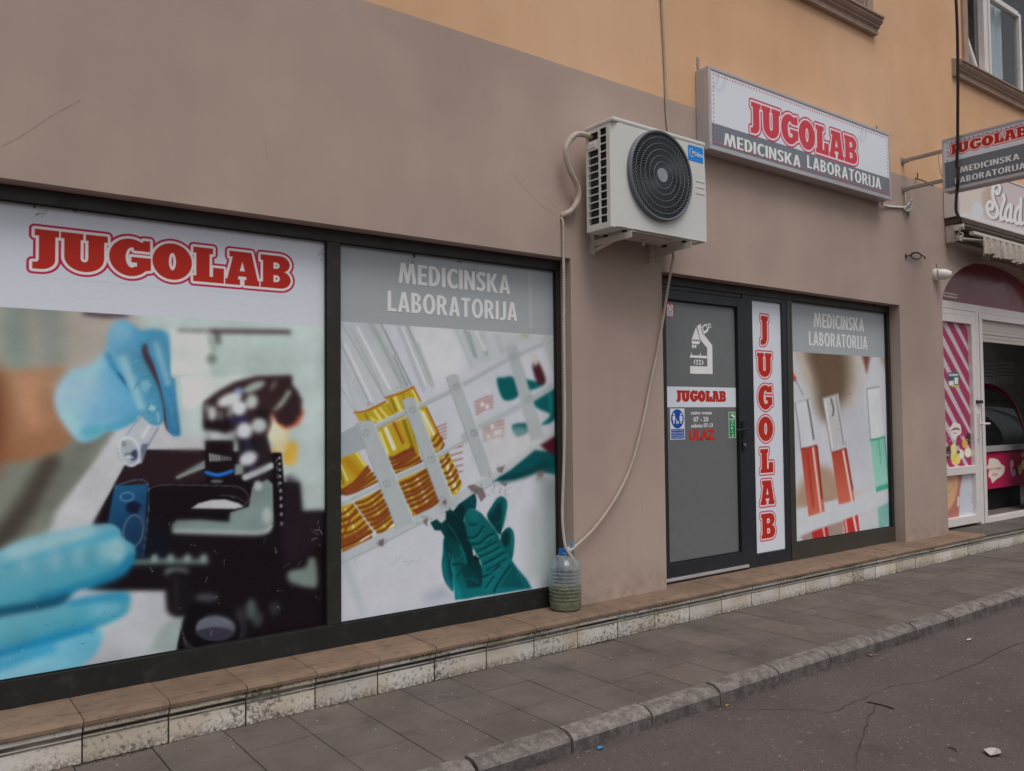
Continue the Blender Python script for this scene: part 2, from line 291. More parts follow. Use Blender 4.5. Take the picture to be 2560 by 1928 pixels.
# ------------------------------------------------------------------ flat print: shapes painted onto a fine sheet of faces
class Paint:
    def __init__(s, P3, base, uv=None):
        q = topx(P3) if uv is None else uv; s.x, s.y = q[..., 0].ravel(), q[..., 1].ravel(); s.c = np.tile(np.array(base, float), (s.x.size, 1)); s.n = P3.shape[:2]
    def _put(s, idx, a, col, col2=None, g=None):
        c = np.array(col, float)
        if col2 is not None:
            (ax, ay), (bx_, by) = g; t = np.clip(((s.x[idx]-ax)*(bx_-ax)+(s.y[idx]-ay)*(by-ay))/((bx_-ax)**2+(by-ay)**2), 0, 1)[:, None]; c = c*(1-t)+np.array(col2, float)*t
        s.c[idx] = s.c[idx]*(1-a[:, None])+c*a[:, None]
    def _sub(s, p, m): return np.nonzero((s.x > p[:, 0].min()-m) & (s.x < p[:, 0].max()+m) & (s.y > p[:, 1].min()-m) & (s.y < p[:, 1].max()+m))[0]
    @staticmethod
    def _seg(x, y, a, b):
        dx, dy = b-a; t = np.clip(((x-a[0])*dx+(y-a[1])*dy)/(dx*dx+dy*dy+1e-9), 0, 1); return (x-a[0]-t*dx)**2+(y-a[1]-t*dy)**2
    def poly(s, pts, col, blur=1.2, k=0, op=1., col2=None, g=None):
        p = np.array(crom(pts, k, True) if k else pts, float); idx = s._sub(p, blur*2)
        if idx.size == 0: return
        x, y = s.x[idx], s.y[idx]; d = np.full(x.size, 1e12); ins = np.zeros(x.size, bool)
        for i in range(len(p)):
            a, b = p[i], p[(i+1) % len(p)]; d = np.minimum(d, s._seg(x, y, a, b))
            if a[1] != b[1]: ins ^= ((a[1] > y) != (b[1] > y)) & (x < (b[0]-a[0])*(y-a[1])/(b[1]-a[1])+a[0])
        sd = np.where(ins, -1, 1)*np.sqrt(d); t = np.clip(.5-sd/(2*blur), 0, 1); s._put(idx, t*t*(3-2*t)*op, col, col2, g)
    def stroke(s, pts, col, w, blur=1.2, k=6, op=1.):
        p = np.array(crom(pts, k) if k and len(pts) > 2 else pts, float); idx = s._sub(p, w/2+blur*2)
        if idx.size == 0: return
        x, y = s.x[idx], s.y[idx]; d = np.full(x.size, 1e12)
        for i in range(len(p)-1): d = np.minimum(d, s._seg(x, y, p[i], p[i+1]))
        t = np.clip(.5-(np.sqrt(d)-w/2)/(2*blur), 0, 1); s._put(idx, t*t*(3-2*t)*op, col)
    def ell(s, c, rx, ry, col, blur=1.5, rot=0, op=1.):
        a = math.radians(rot); s.poly([(c[0]+rx*math.cos(t)*math.cos(a)-ry*math.sin(t)*math.sin(a), c[1]+rx*math.cos(t)*math.sin(a)+ry*math.sin(t)*math.cos(a)) for t in np.linspace(0, 2*math.pi, 28, endpoint=False)], col, blur, 0, op)
    def ring(s, c, rx, ry, col, w, blur=1.2, rot=0, t0=0, t1=360, op=1.):
        a = math.radians(rot); s.stroke([(c[0]+rx*math.cos(t)*math.cos(a)-ry*math.sin(t)*math.sin(a), c[1]+rx*math.cos(t)*math.sin(a)+ry*math.sin(t)*math.cos(a)) for t in np.radians(np.linspace(t0, t1, 30))], col, w, blur, 0, op)
    def fade(s, sat, gain=1.):     # sun-bleached print
        g = s.c @ np.array([.3, .59, .11]); s.c = (g[:, None]+(s.c-g[:, None])*sat)*gain
    def soften(s, sigma, keep=()):     # print out of focus, except round the points in keep: (x, y, rx, ry)
        k = np.exp(-.5*(np.arange(-int(3*sigma)-1, int(3*sigma)+2)/sigma)**2); k /= k.sum(); h = len(k)//2; a = s.c.reshape(*s.n, 3)
        for ax in (0, 1):
            pad = [(0, 0)]*3; pad[ax] = (h, h); b = np.pad(a, pad, mode='edge'); a = sum(k[i]*(b[i:i+s.n[0]] if ax == 0 else b[:, i:i+s.n[1]]) for i in range(len(k)))
        m = np.ones(s.x.size)
        for x, y, rx, ry in keep: m *= 1-np.exp(-(((s.x-x)/rx)**2+((s.y-y)/ry)**2)**2)
        s.c = s.c*(1-m[:, None])+a.reshape(-1, 3)*m[:, None]
    def tones(s, amt):                 # the uneven tone of a printed photograph
        for n, w_ in ((9, 1.), (26, .8), (70, .5)):
            g = rng.normal(0, 1, (n+2, n+2)); u = np.linspace(0, n, s.n[1]); v = np.linspace(0, n, s.n[0]); i, j = u.astype(int), v.astype(int); fu, fv = u-i, v-j; fu, fv = fu*fu*(3-2*fu), fv*fv*(3-2*fv)
            q = (g[np.ix_(j, i)]*(1-fu)+g[np.ix_(j, i+1)]*fu)*(1-fv)[:, None]+(g[np.ix_(j+1, i)]*(1-fu)+g[np.ix_(j+1, i+1)]*fu)*fv[:, None]
            s.c *= (1+amt*w_*q.ravel())[:, None]
    def mottle(s, amt):
        f = rng.normal(0, amt, s.c.shape[0]); s.c += f[:, None]
def print_mat():
    t = NT('printed_vinyl'); at = t.n('ShaderNodeAttribute', attribute_name='print'); 
    return t.done(at.outputs['Color'], t.rng(t.noise(3), .3, .7, .30, .42), .14, t.noise(3.2, 3), .06, .004)
M['print'] = print_mat()
def grid(o, u, v, nu, nv):     # points of a flat sheet: origin, two edge vectors
    o, u, v = (np.array(a, float) for a in (o, u, v)); a = np.linspace(0, 1, nu)[None, :, None]; b = np.linspace(0, 1, nv)[:, None, None]
    return o+u*a+v*b
def sheet(name, P3, paint, parent):
    nv, nu = P3.shape[:2]; me = bpy.data.meshes.new(name); me.vertices.add(nu*nv); me.vertices.foreach_set('co', P3.astype(np.float32).ravel())
    i = np.arange(nu*nv).reshape(nv, nu); q = np.stack([i[:-1, :-1], i[:-1, 1:], i[1:, 1:], i[1:, :-1]], -1).reshape(-1, 4)
    me.loops.add(q.size); me.loops.foreach_set('vertex_index', q.ravel().astype(np.int32)); me.polygons.add(len(q)); me.polygons.foreach_set('loop_start', np.arange(0, q.size, 4, dtype=np.int32))
    me.update(calc_edges=True); at = me.color_attributes.new('print', 'FLOAT_COLOR', 'POINT')
    c = np.clip(lin(np.clip(paint.c, 0, 255))/KV, .003, .9); at.data.foreach_set('color', np.concatenate([c, np.ones((len(c), 1))], 1).astype(np.float32).ravel())
    me.materials.append(M['print']); return link(bpy.data.objects.new(name, me), parent)

# ------------------------------------------------------------------ lettering
def arc(cx, cy, rx, ry, a0, a1, n=10): return [(cx+rx*math.cos(math.radians(a0+(a1-a0)*k/n)), cy+ry*math.sin(math.radians(a0+(a1-a0)*k/n))) for k in range(n+1)]
GL = {   # heavy slab capitals, cap height 1
 'J': (.50, [[(.04, 1), (.50, 1), (.50, .83), (.43, .83)]+arc(.15, .22, .28, .26, 0, -90)+[(0, -.04), (0, .14), (.05, .14)]+arc(.05, .22, .07, .08, -90, 0, 5)+[(.12, .83), (.04, .83)]]),
 'U': (.93, [[(0, 1), (.44, 1), (.44, .83), (.39, .83), (.39, .34)]+arc(.465, .34, .075, .1, 180, 360, 8)+[(.54, .83), (.49, .83), (.49, 1), (.93, 1), (.93, .83), (.86, .83), (.86, .36)]+arc(.465, .36, .395, .38, 0, -180, 16)+[(.07, .83), (0, .83)]]),
 'G': (.88, [arc(.44, .5, .44, .52, 62, 318, 26)+[(.88, .18), (.88, .52), (.46, .52), (.46, .37), (.58, .37), (.58, .25)]+arc(.47, .5, .13, .28, -60, -285, 14)+[(.52, .70), (.86, .70), (.86, 1), (.72, 1), (.70, .94)]]),
 'O': (.88, [arc(.44, .5, .44, .52, 0, 352, 32), arc(.44, .5, .08, .25, 0, 345, 22)]),
 'L': (.72, [[(0, 1), (.46, 1), (.46, .83), (.38, .83), (.38, .17), (.46, .17), (.46, .44), (.72, .44), (.72, 0), (0, 0), (0, .17), (.07, .17), (.07, .83), (0, .83)]]),
 'A': (.84, [[(.10, 1), (.64, 1), (.80, .17), (.84, .17), (.84, 0), (.47, 0), (.47, .17), (.52, .17), (.51, .26), (.32, .26), (.31, .17), (.36, .17), (.36, 0), (0, 0), (0, .17), (.05, .17), (.18, .83), (.10, .83)], [(.35, .42), (.48, .42), (.415, .70)]]),
 'B': (.78, [[(0, 1), (.50, 1)]+arc(.50, .745, .255, .255, 88, -70, 10)+arc(.51, .27, .27, .27, 70, -90, 12)+[(0, 0), (0, .17), (.06, .17), (.06, .83), (0, .83)], [(.33, .60), (.33, .79)]+arc(.41, .695, .08, .095, 90, -90, 6), [(.33, .19), (.33, .40)]+arc(.41, .295, .085, .105, 90, -90, 6)])}
def facing(kind, pos):      # (u, v, lift) -> world; lift is towards the viewer of that face
    return {'front': lambda u, v, h: (u, pos-h, v), 'left': lambda u, v, h: (pos-h, -u, v)}[kind]
GB = {   # bold condensed capitals, cap height 1
 'E': (.42, [[(0, 0), (.42, 0), (.42, .15), (.17, .15), (.17, .43), (.39, .43), (.39, .57), (.17, .57), (.17, .85), (.42, .85), (.42, 1), (0, 1)]]),
 'I': (.17, [[(0, 0), (.17, 0), (.17, 1), (0, 1)]]), 'L': (.41, [[(0, 0), (.41, 0), (.41, .15), (.17, .15), (.17, 1), (0, 1)]]),
 'T': (.48, [[(.155, 0), (.325, 0), (.325, .85), (.48, .85), (.48, 1), (0, 1), (0, .85), (.155, .85)]]),
 'M': (.78, [[(0, 0), (.16, 0), (.215, .64), (.33, 0), (.45, 0), (.565, .64), (.62, 0), (.78, 0), (.68, 1), (.475, 1), (.39, .46), (.305, 1), (.10, 1)]]),
 'N': (.53, [[(0, 0), (.16, 0), (.16, .60), (.36, 0), (.53, 0), (.53, 1), (.37, 1), (.37, .42), (.17, 1), (0, 1)]]),
 'A': (.57, [[(0, 0), (.17, 0), (.205, .2), (.365, .2), (.40, 0), (.57, 0), (.38, 1), (.19, 1)], [(.23, .34), (.34, .34), (.285, .70)]]),
 'K': (.55, [[(0, 0), (.17, 0), (.17, .44), (.36, 0), (.56, 0), (.32, .52), (.53, 1), (.35, 1), (.17, .58), (.17, 1), (0, 1)]]),
 'D': (.53, [[(0, 0)]+arc(.2, .5, .33, .5, -90, 90, 14)+[(0, 1)], [(.17, .15)]+arc(.19, .5, .16, .35, -90, 90, 10)+[(.17, .85)]]),
 'C': (.50, [arc(.31, .5, .31, .52, 52, 308, 20)+[(.50, .24)]+arc(.33, .5, .15, .36, 300, 60, 14)+[(.50, .76)]]),
 'O': (.62, [arc(.31, .5, .31, .52, 0, 350, 30), arc(.31, .5, .135, .36, 0, 345, 24)]),
 'B': (.49, [[(0, 0)]+arc(.22, .275, .27, .275, -90, 72, 10)+arc(.2, .765, .26, .235, -62, 90, 10)+[(0, 1)], [(.17, .15)]+arc(.21, .285, .105, .135, -90, 90, 7)+[(.17, .42)], [(.17, .57)]+arc(.2, .71, .095, .14, -90, 90, 7)+[(.17, .85)]]),
 'R': (.54, [[(0, 0), (.17, 0), (.17, .40), (.21, .40), (.36, 0), (.55, 0), (.37, .44)]+arc(.21, .71, .28, .29, -50, 90, 10)+[(0, 1)], [(.17, .55)]+arc(.2, .70, .115, .15, -90, 90, 7)+[(.17, .85)]]),
 'J': (.34, [[(.17, 1), (.34, 1), (.34, .22)]+arc(.10, .22, .24, .25, 0, -90, 8)+[(0, -.03), (0, .12)]+arc(.09, .22, .08, .10, -80, 0, 4)])}
def _ribbon(path, w):
    P = crom(path, 6); L, R_ = [], []
    for i, q in enumerate(P):
        d = P[min(i+1, len(P)-1)]-P[max(i-1, 0)]; n = np.array([-d[1], d[0]])/np.hypot(*d); L.append(tuple(q+n*w/2)); R_.append(tuple(q-n*w/2))
    return L+R_[::-1]
GB['S'] = (.45, [_ribbon([(.43, .83), (.30, .925), (.14, .885), (.085, .74), (.17, .58), (.32, .42), (.365, .25), (.29, .10), (.15, .075), (.01, .16)], .165)])
def lettering(word, r, put, m, parent, name='lettering', gap=.075, lift=.0016):
    W = sum(GB[c][0] for c in word)+gap*(len(word)-1); su, sv = (r[1]-r[0])/W, r[3]-r[2]; mb = MB(); x = 0
    for i, ch in enumerate(word):
        v, f = fill2d([[(r[0]+(x+a)*su, r[2]+b*sv) for a, b in lp] for lp in GB[ch][1]]); mb.add([put(a, b, lift) for a, b, _ in v], f); x += GB[ch][0]+gap
    return mb.build(name, m, parent)
def signed(x, y, loops):
    d = np.full(x.size, 1e9); ins = np.zeros(x.size, bool)
    for lp in loops:
        p = np.array(lp, float)
        for i in range(len(p)):
            a, b = p[i], p[(i+1) % len(p)]; d = np.minimum(d, Paint._seg(x, y, a, b))
            if a[1] != b[1]: ins ^= ((a[1] > y) != (b[1] > y)) & (x < (b[0]-a[0])*(y-a[1])/(b[1]-a[1])+a[0])
    return np.where(ins, -1, 1)*np.sqrt(d)
RED, SIGNRED, CREAM, CRIM = (154, 38, 30), (170, 56, 68), (200, 189, 189), (158, 28, 68)
def slab_word(p, word, r, o1, o2, cols, aa, gap=.03):
    """paint slab capitals: fill rectangle r of the sheet's own (u, v), first and second outline widths"""
    W = sum(GL[c][0] for c in word)+gap*(len(word)-1); su, sv = (r[1]-r[0])/W, r[3]-r[2]; D = np.full(p.x.size, 1e3); x = 0
    for ch in word:
        wd, loops = GL[ch]; L = [[(r[0]+(x+a)*su, r[2]+b*sv) for a, b in lp] for lp in loops]; m = .06
        q = np.array(L[0]); idx = p._sub(q, max(o2, .01)*1.6); D[idx] = np.minimum(D[idx], signed(p.x[idx], p.y[idx], L)); x += wd+gap
    for off, c in ((o2, cols[2]), (o1, cols[1]), (0, cols[0])):
        a = np.clip(.5-(D-off)/aa, 0, 1)[:, None]; p.c = p.c*(1-a)+np.array(c, float)*a
def face(name, r, step, put, parent, base, fn, lift=.0004):
    nu, nv = int((r[1]-r[0])/step)+2, int((r[3]-r[2])/step)+2; u = np.linspace(r[0], r[1], nu); v = np.linspace(r[2], r[3], nv); uu, vv = np.meshgrid(u, v)
    P3 = np.stack([np.broadcast_to(np.asarray(c, float), uu.shape) for c in put(uu, vv, lift)], -1); p = Paint(P3, base, np.stack([uu, vv], -1)); fn(p); return sheet(name, P3, p, parent)
def text(s, r, put, m, parent, name='lettering', bold=0., lift=.0014):
    cu = bpy.data.curves.new('t', 'FONT'); cu.body = s; cu.size = 1; cu.offset = bold; cu.resolution_u = 3; cu.fill_mode = 'FRONT'
    v, f = _cu2mesh(cu); a, b = v.min(0), v.max(0)
    return MB().add([put(r[0]+(p[0]-a[0])/(b[0]-a[0])*(r[1]-r[0]), r[2]+(p[1]-a[1])/(b[1]-a[1])*(r[3]-r[2]), lift) for p in v], f).build(name, m, parent)
def shape(loops, put, m, parent, name, lift=.0012):
    v, f = fill2d(loops); return MB().add([put(a, b, lift) for a, b, _ in v], f).build(name, m, parent)
def pxrect(plane, *pts):     # bounding rectangle in (X, Z) of photo pixels on a facade plane
    P = np.array([onY(p, plane) for p in pts]); return (P[:, 0].min(), P[:, 0].max(), P[:, 2].min(), P[:, 2].max())
# ================================================================== the setting
T = .335; ZR = -.085; ZL = .183; YS = -.205; YG = .135
def struct(o): o['kind'] = 'structure'; return o
def copyobj(o, loc, parent, rot=None):
    c = o.copy(); COL.objects.link(c); c.location = loc
    if rot: c.rotation_euler = rot
    c.parent = parent; return c
ground = struct(MB().box(-90, 100, -90, 90, -.30, -.115).build('ground', M['soil']))
road = struct(MB().add([(-60, -60, ZR), (70, -60, ZR), (70, -1.19, ZR), (-60, -1.19, ZR)], [(0, 1, 2, 3)]).build('road', M['asphalt']))
def ground_strip(name, pts, z, w0, w1, m, parent):
    pts = crom(pts, 7); v = []; 
    for i, p in enumerate(pts):
        a, b = pts[max(i-1, 0)], pts[min(i+1, len(pts)-1)]; d = b-a; n = np.array([-d[1], d[0]])/(np.hypot(*d)+1e-9); j = rng.normal(0, .006, 2); ww = random.uniform(w0, w1)
        v += [(*(p+n*ww/2+j), z), (*(p-n*ww/2+j), z)]
    return MB().add(v, [(2*i, 2*i+1, 2*i+3, 2*i+2) for i in range(len(pts)-1)]).build(name, m, parent)
gp = lambda *ps: [onZ(p, ZR)[:2] for p in ps]
crackm = mat('crack_tar', (.045, .037, .034), .95, .3, 60, .3)
for pts in (gp((1760, 1775), (2020, 1775), (2075, 1781), (2145, 1752), (2240, 1715), (2330, 1702), (2440, 1660), (2560, 1604), (2700, 1555)),
            gp((2189, 1760), (2172, 1800), (2152, 1850), (2140, 1900), (2128, 1960), (2100, 2060))):
    ground_strip('crack', pts, ZR+.0025, .0006, .0055, crackm, road)
walk = struct(MB().box(-3, 16, -1.118, YS+.02, -.12, -.010).build('sidewalk', M['bed']))
PW = .2995; slab0 = None; rows = [YS, YS-.3037, YS-.6073]
for i in range(-13, 49):
    for r in range(3):
        x = 1.165+i*PW; rot = (random.gauss(0, .0022), random.gauss(0, .0022), random.gauss(0, .0015)); loc = (x+PW/2, rows[r]-.1518, -.03+random.gauss(0, .0009))
        if slab0 is None:
            slab0 = MB().box(-PW/2+.0022, PW/2-.0022, -.1496, .1496, -.03, .03).build('paving_slab', M['slab'], bev=.003); slab0.parent = walk; slab0.location = loc; slab0.rotation_euler = rot
        else: copyobj(slab0, loc, walk, rot)
kerb = struct(MB().box(-3, 16, -1.20, -1.120, -.2, -.03).build('kerb', M['grout'])); k0 = None; KD = .497
kp = [(-1.119, -.15), (-1.119, .006), (-1.172, .004), (-1.208, -.016), (-1.216, -.030), (-1.220, -.15)]
for i in range(-10, 27):
    loc = (2.246+i*KD, random.gauss(0, .002), random.gauss(0, .002)); rot = (0, random.gauss(0, .002), random.gauss(0, .003))
    if k0 is None:
        mb = MB().prism(kp, .0065, KD-.0065); mb.m[2+4] = 1; k0 = mb.build('kerbstone', [M['kerb'], M['kerbshade']], bev=.0025); k0.parent = kerb; k0.location = loc; k0.rotation_euler = rot  # front side takes the darkened copy as painted shade
    else: copyobj(k0, loc, kerb, rot)
# the tiled step along the shopfront: riser tiles, nosed top tiles, dark joints behind
step = struct(MB().box(-3, 16, YS+.007, .30, -.12, ZL-.012).build('step', M['grout']))
rp = [(YS, 0), (YS, .092), (YS+.005, .095), (YS+.005, .099), (YS, .102), (YS, .107), (YS+.006, .110), (YS+.006, .119), (YS-.006, .124), (YS-.012, .130), (YS-.012, .141), (YS-.006, .147), (YS+.03, .147), (YS+.03, 0)]
def riser_mesh():
    n = len(rp); mb = MB(); x0, x1 = .0040, T-.0040
    mb.add([(x0, *p) for p in rp]+[(x1, *p) for p in rp], [tuple(range(n)), tuple(range(n, 2*n))])
    for i in range(n): mb.add([(x0, *rp[i]), (x0, *rp[(i+1) % n]), (x1, *rp[(i+1) % n]), (x1, *rp[i])], [(0, 1, 2, 3)], 1 if i in (1, 2, 5, 6, 7) else 0)
    return mb
tp = [(-.04, ZL-.001), (-.160, ZL), (-.163, ZL-.003), (-.167, ZL-.003), (-.170, ZL), (-.196, ZL), (-.199, ZL-.003), (-.203, ZL-.003), (-.206, ZL-.001), (-.222, ZL-.006), (-.229, ZL-.014), (-.228, ZL-.029), (-.222, ZL-.033), (-.19, ZL-.034), (.29, ZL-.034), (.29, ZL)]
r0 = t0 = None
for i in range(-8, 46):
    loc = (i*T, random.gauss(0, .0012), random.gauss(0, .0008))
    if r0 is None:
        r0 = riser_mesh().build('riser_tile', [M['riser'], M['groove']]); r0.parent = step; r0.location = loc
        t0 = MB().prism(tp, .0018, T-.0018).build('step_tile', M['tile']); t0.parent = step; t0.location = loc
        t1 = t0.copy(); t1.data = t0.data.copy(); t1.data.materials[0] = M['tile2']
    else:
        copyobj(r0, loc, step)
        if i >= 24:
            if t1.name not in COL.objects: COL.objects.link(t1); t1.parent = step; t1.location = loc
            else: copyobj(t1, loc, step)
        else: copyobj(t0, loc, step)

# ================================================================== the building
house = thing('building', 'mauve and orange rendered building with printed shopfronts along the pavement', 'building', (3.5, 0, 0))
arch = [(7.765, ZL-.03), (10.595, ZL-.03)]+[(9.18+1.415*math.cos(math.radians(a)), 2.45+.58*math.sin(math.radians(a))) for a in np.linspace(0, 180, 41)]
plate('wall', [rect(-6, 18, -.1, 9), rect(-1.3, 2.84, ZL-.03, 2.398), rect(3.69, 6.935, ZL-.03, 2.398), arch, [(x+3.5, z) for x, z in arch], rect(8.46, 10.9, 5.06, 7.0), rect(4.55, 6.46, 5.06, 7.0)], 0, .34, M['wall'], house)  # the second arch opening is added to let daylight into the shop
bx('rear_wall', -6, 18, 6.0, 6.3, -.1, 9, M['trim'], house); bx('side_wall', -6, -5.7, .34, 6.0, -.1, 9, M['trim'], house); bx('side_wall', 17.7, 18, .34, 6.0, -.1, 9, M['trim'], house); bx('roof', -6, 18, .34, 6.0, 8.7, 9, M['trim'], house)
def crack(pts, w, y=-.0006):
    pts = crom([onY(p, 0)[[0, 2]] for p in pts], 6); v = []
    for i, p in enumerate(pts):
        a, b = pts[max(i-1, 0)], pts[min(i+1, len(pts)-1)]; d = b-a; n = np.array([-d[1], d[0]])/(np.hypot(*d)+1e-9); ww = w*random.uniform(.3, 1); p = p+rng.normal(0, .0015, 2)
        v += [(p[0]+n[0]*ww/2, y, p[1]+n[1]*ww/2), (p[0]-n[0]*ww/2, y, p[1]-n[1]*ww/2)]
    return MB().add(v, [(2*i, 2*i+1, 2*i+3, 2*i+2) for i in range(len(pts)-1)]).build('crack', M['crackp'], house)
M['crackp'] = mat('paint_crack', alb(129, 113, 104), .9, .2, 30, .1)
for pts, w in (([(-40, 390), (0, 370), (60, 335), (130, 290), (200, 250)], .004), ([(652, 265), (660, 330), (668, 410)], .002),
               ([(1252, 250), (1250, 270), (1252, 284)], .003), ([(1285, 440), (1320, 480), (1350, 510), (1385, 535)], .003), ([(1390, 520), (1375, 505), (1360, 490)], .002), ([(1440, 560), (1448, 585), (1452, 600)], .002), ([(1570, 1330), (1571, 1400), (1572, 1450)], .002), ([(1500, 1390), (1490, 1440), (1484, 1500)], .003), ([(1600, 1360), (1601, 1390), (1603, 1440)], .002),
               ([(2150, 345), (2157, 360), (2166, 372)], .003), ([(2365, 260), (2362, 300), (2350, 345)], .003), ([(2000, 300), (2040, 305), (2080, 320)], .002)):
    crack(pts, w)

# ---- large shop window on the left
def bars(parent, m, *rs, y0=.100, y1=.175, name='frame_bar', bev=.003):
    for r in rs: bx(name, r[0], r[1], y0, y1, r[2], r[3], m, parent, bev)
win1 = grp('shop_window', house); win1['label'] = 'wide dark framed shop window covered by two printed posters'
bars(win1, M['frame'], (-1.3, 2.84, 2.331, 2.402), (1.209, 1.286, .301, 2.331), (2.804, 2.842, .301, 2.331), (-1.3, -1.22, .301, 2.331))
bx('base_rail', -1.3, 2.842, .096, .18, ZL-.004, .3005, M['rail'], win1, .003)
for x0, x1 in ((-1.22, 1.209), (1.286, 2.804)):
    bx('pane', x0, x1, YG+.004, YG+.012, .301, 2.331, M['glass_dark'], win1, 0)
    MB().box(x0, x1, .108, .118, .3005, .306).box(x0, x1, .108, .118, 2.326, 2.3315).box(x0-.001, x0+.005, .108, .118, .306, 2.326).box(x1-.005, x1+.001, .108, .118, .306, 2.326).build('gasket', M['rubber'], win1)
put = facing('front', YG)
# ---- entrance: door, side light with vertical lettering, poster window
bars(house, M['frame'], (3.69, 6.935, 2.334, 2.402), name='head_frame')
door = grp('entrance_door', house); door['label'] = 'anthracite framed entrance door with grey film, stickers and lettering'
bars(door, M['anth'], (3.69, 3.745, .2, 2.334), (3.745, 4.722, 2.303, 2.334), y0=.112, name='door_frame')
bars(door, M['anth'], (3.75, 3.835, .222, 2.298), (4.655, 4.718, .222, 2.298), (3.835, 4.655, 2.228, 2.298), (3.835, 4.655, .222, .321), y0=.098, y1=.16, name='leaf_bar')
MB().box(3.83, 3.842, .110, .125, .316, 2.232).box(4.648, 4.66, .110, .125, .316, 2.232).box(3.842, 4.648, .110, .125, .316, .328).box(3.842, 4.648, .110, .125, 2.221, 2.232).build('gasket', M['rubber'], door)
bx('pane', 3.83, 4.66, .127, .135, .32, 2.23, M['door_film'], door, 0)
bx('threshold', 3.70, 4.722, .085, .17, .200, .2205, M['alu'], door, .002); bx('threshold_base', 3.69, 4.722, .094, .18, ZL-.004, .199, M['anth'], door, 0)
hx = 4.688
MB().box(hx-.014, hx+.014, .086, .0985, 1.20, 1.33).tube([(hx, .09, 1.272), (hx, .052, 1.272), (hx, .043, 1.272)], .009).tube([(hx+.012, .045, 1.272), (hx-.05, .043, 1.272), (hx-.105, .046, 1.268), (hx-.118, .056, 1.266)], [.009, .009, .008, .008]).build('handle', M['blackmetal'], door, True)
MB().box(hx-.014, hx+.014, .086, .0985, 1.10, 1.185).build('lock_plate', M['blackmetal'], door, bev=.003); MB().lathe([(.0, -.012), (.009, -.012), (.009, .01)], (hx, .086, 1.15), 12, axis='Y').build('lock_cylinder', M['steel'], door)
side = grp('side_light', house); side['label'] = 'narrow white side panel with JUGOLAB in vertical red letters'
bars(side, M['anth'], (4.724, 4.848, ZL, 2.333), (5.241, 5.300, ZL, 2.333), (4.848, 5.241, ZL, .286), (4.848, 5.241, 2.298, 2.333), y0=.104)
bx('white_panel', 4.84, 5.25, .122, .13, .28, 2.30, M['white'], side, 0)
win2 = grp('shop_window', house); win2['label'] = 'framed poster window with red and green test tubes beside the entrance'
bars(win2, M['divider'], (5.303, 5.376, .323, 2.334)); bars(win2, M['frame'], (6.896, 6.937, .323, 2.334)); bx('base_rail', 5.303, 6.937, .097, .18, ZL-.004, .3225, M['divider'], win2, .003)
MB().box(5.374, 5.381, .106, .118, .3225, 2.334).box(6.891, 6.898, .106, .118, .3225, 2.334).box(5.381, 6.891, .106, .118, .3225, .329).box(5.381, 6.891, .106, .118, 2.328, 2.335).build('gasket', M['rubber'], win2)
bx('pane', 5.376, 6.896, YG+.004, YG+.012, .323, 2.334, M['glass_dark'], win2, 0)
# ------------------------------------------------------------------ poster: gloved hands and microscope
def spray(pt, n, box, col, L, w, conv):
    for _ in range(n):
        a, b = random.uniform(box[0], box[2]), random.uniform(box[1], box[3]); t = random.uniform(0, 6.28); l = random.uniform(.3, 1)*L
        pt.stroke(conv((a, b), (a+l*.5*math.cos(t)+random.gauss(0, 3), b+l*.5*math.sin(t)), (a+l*math.cos(t), b+l*math.sin(t))), col, w, .7, 3, random.uniform(.4, .9))
P3 = grid((-1.22, YG, .301), (1.209+1.22, 0, 0), (0, 0, 2.03), 540, 480); p = Paint(P3, (164, 178, 176)); A, B = cA, cB
def pl(c, col, pts, blur=2., k=5, **kw): p.poly(c(*pts), col, blur, k, **kw)
def sk(c, col, w, pts, blur=2., op=1.): p.stroke(c(*pts), col, w, blur, 6, op)
def el(c, col, ctr, rx, ry, blur=2., rot=0, op=1.): p.ell(c(ctr)[0], rx*c.s, ry*c.s, col, blur, rot, op)
# backdrop
pl(A, (158, 152, 143), [(-900, 700), (760, 700), (700, 1180), (-900, 1180)], 20); sk(A, (120, 136, 128), 75, [(90, 760), (110, 1180)], 28, .8); sk(A, (122, 135, 128), 60, [(330, 760), (350, 1120)], 28, .7)
sk(A, (60, 44, 56), 12, [(560, 795), (700, 812), (830, 805)], 6)
pl(B, (112, 116, 106), [(-900, 60), (640, -60), (560, 250), (250, 620), (-900, 900)], 22); sk(B, (58, 52, 46), 56, [(-400, 1000), (0, 640), (170, 420), (300, 190)], 24, .9); sk(B, (96, 100, 92), 40, [(560, -20), (430, 200), (300, 420)], 22, .8)
pl(B, (172, 174, 178), [(720, -60), (1250, -60), (1250, 130), (870, 110), (740, 210), (560, 560), (280, 640), (330, 480), (560, 180)], 10, 0)
pl(B, (166, 170, 176), [(-900, 1700), (-300, 1450), (400, 1420), (520, 1380), (770, 1000), (760, 900), (1000, 930), (1160, 1010), (1090, 1320), (700, 1500)], 4, 0); pl(B, (138, 152, 152), [(880, 1300), (960, 1160), (1130, 1020), (1080, 1330)], 10, 0)
# arm
pl(A, (160, 126, 100), [(-900, 1165), (200, 1165), (420, 1140), (520, 1250), (500, 1600), (420, 1690), (300, 1740), (120, 1780), (-900, 1790)], 14, 0, col2=(132, 92, 66), g=A((250, 1150), (250, 1760))); sk(A, (104, 58, 36), 60, [(-100, 1180), (-40, 1400), (-80, 1800)], 40, .9); sk(A, (190, 140, 110), 40, [(180, 1260), (220, 1500)], 40, .6)
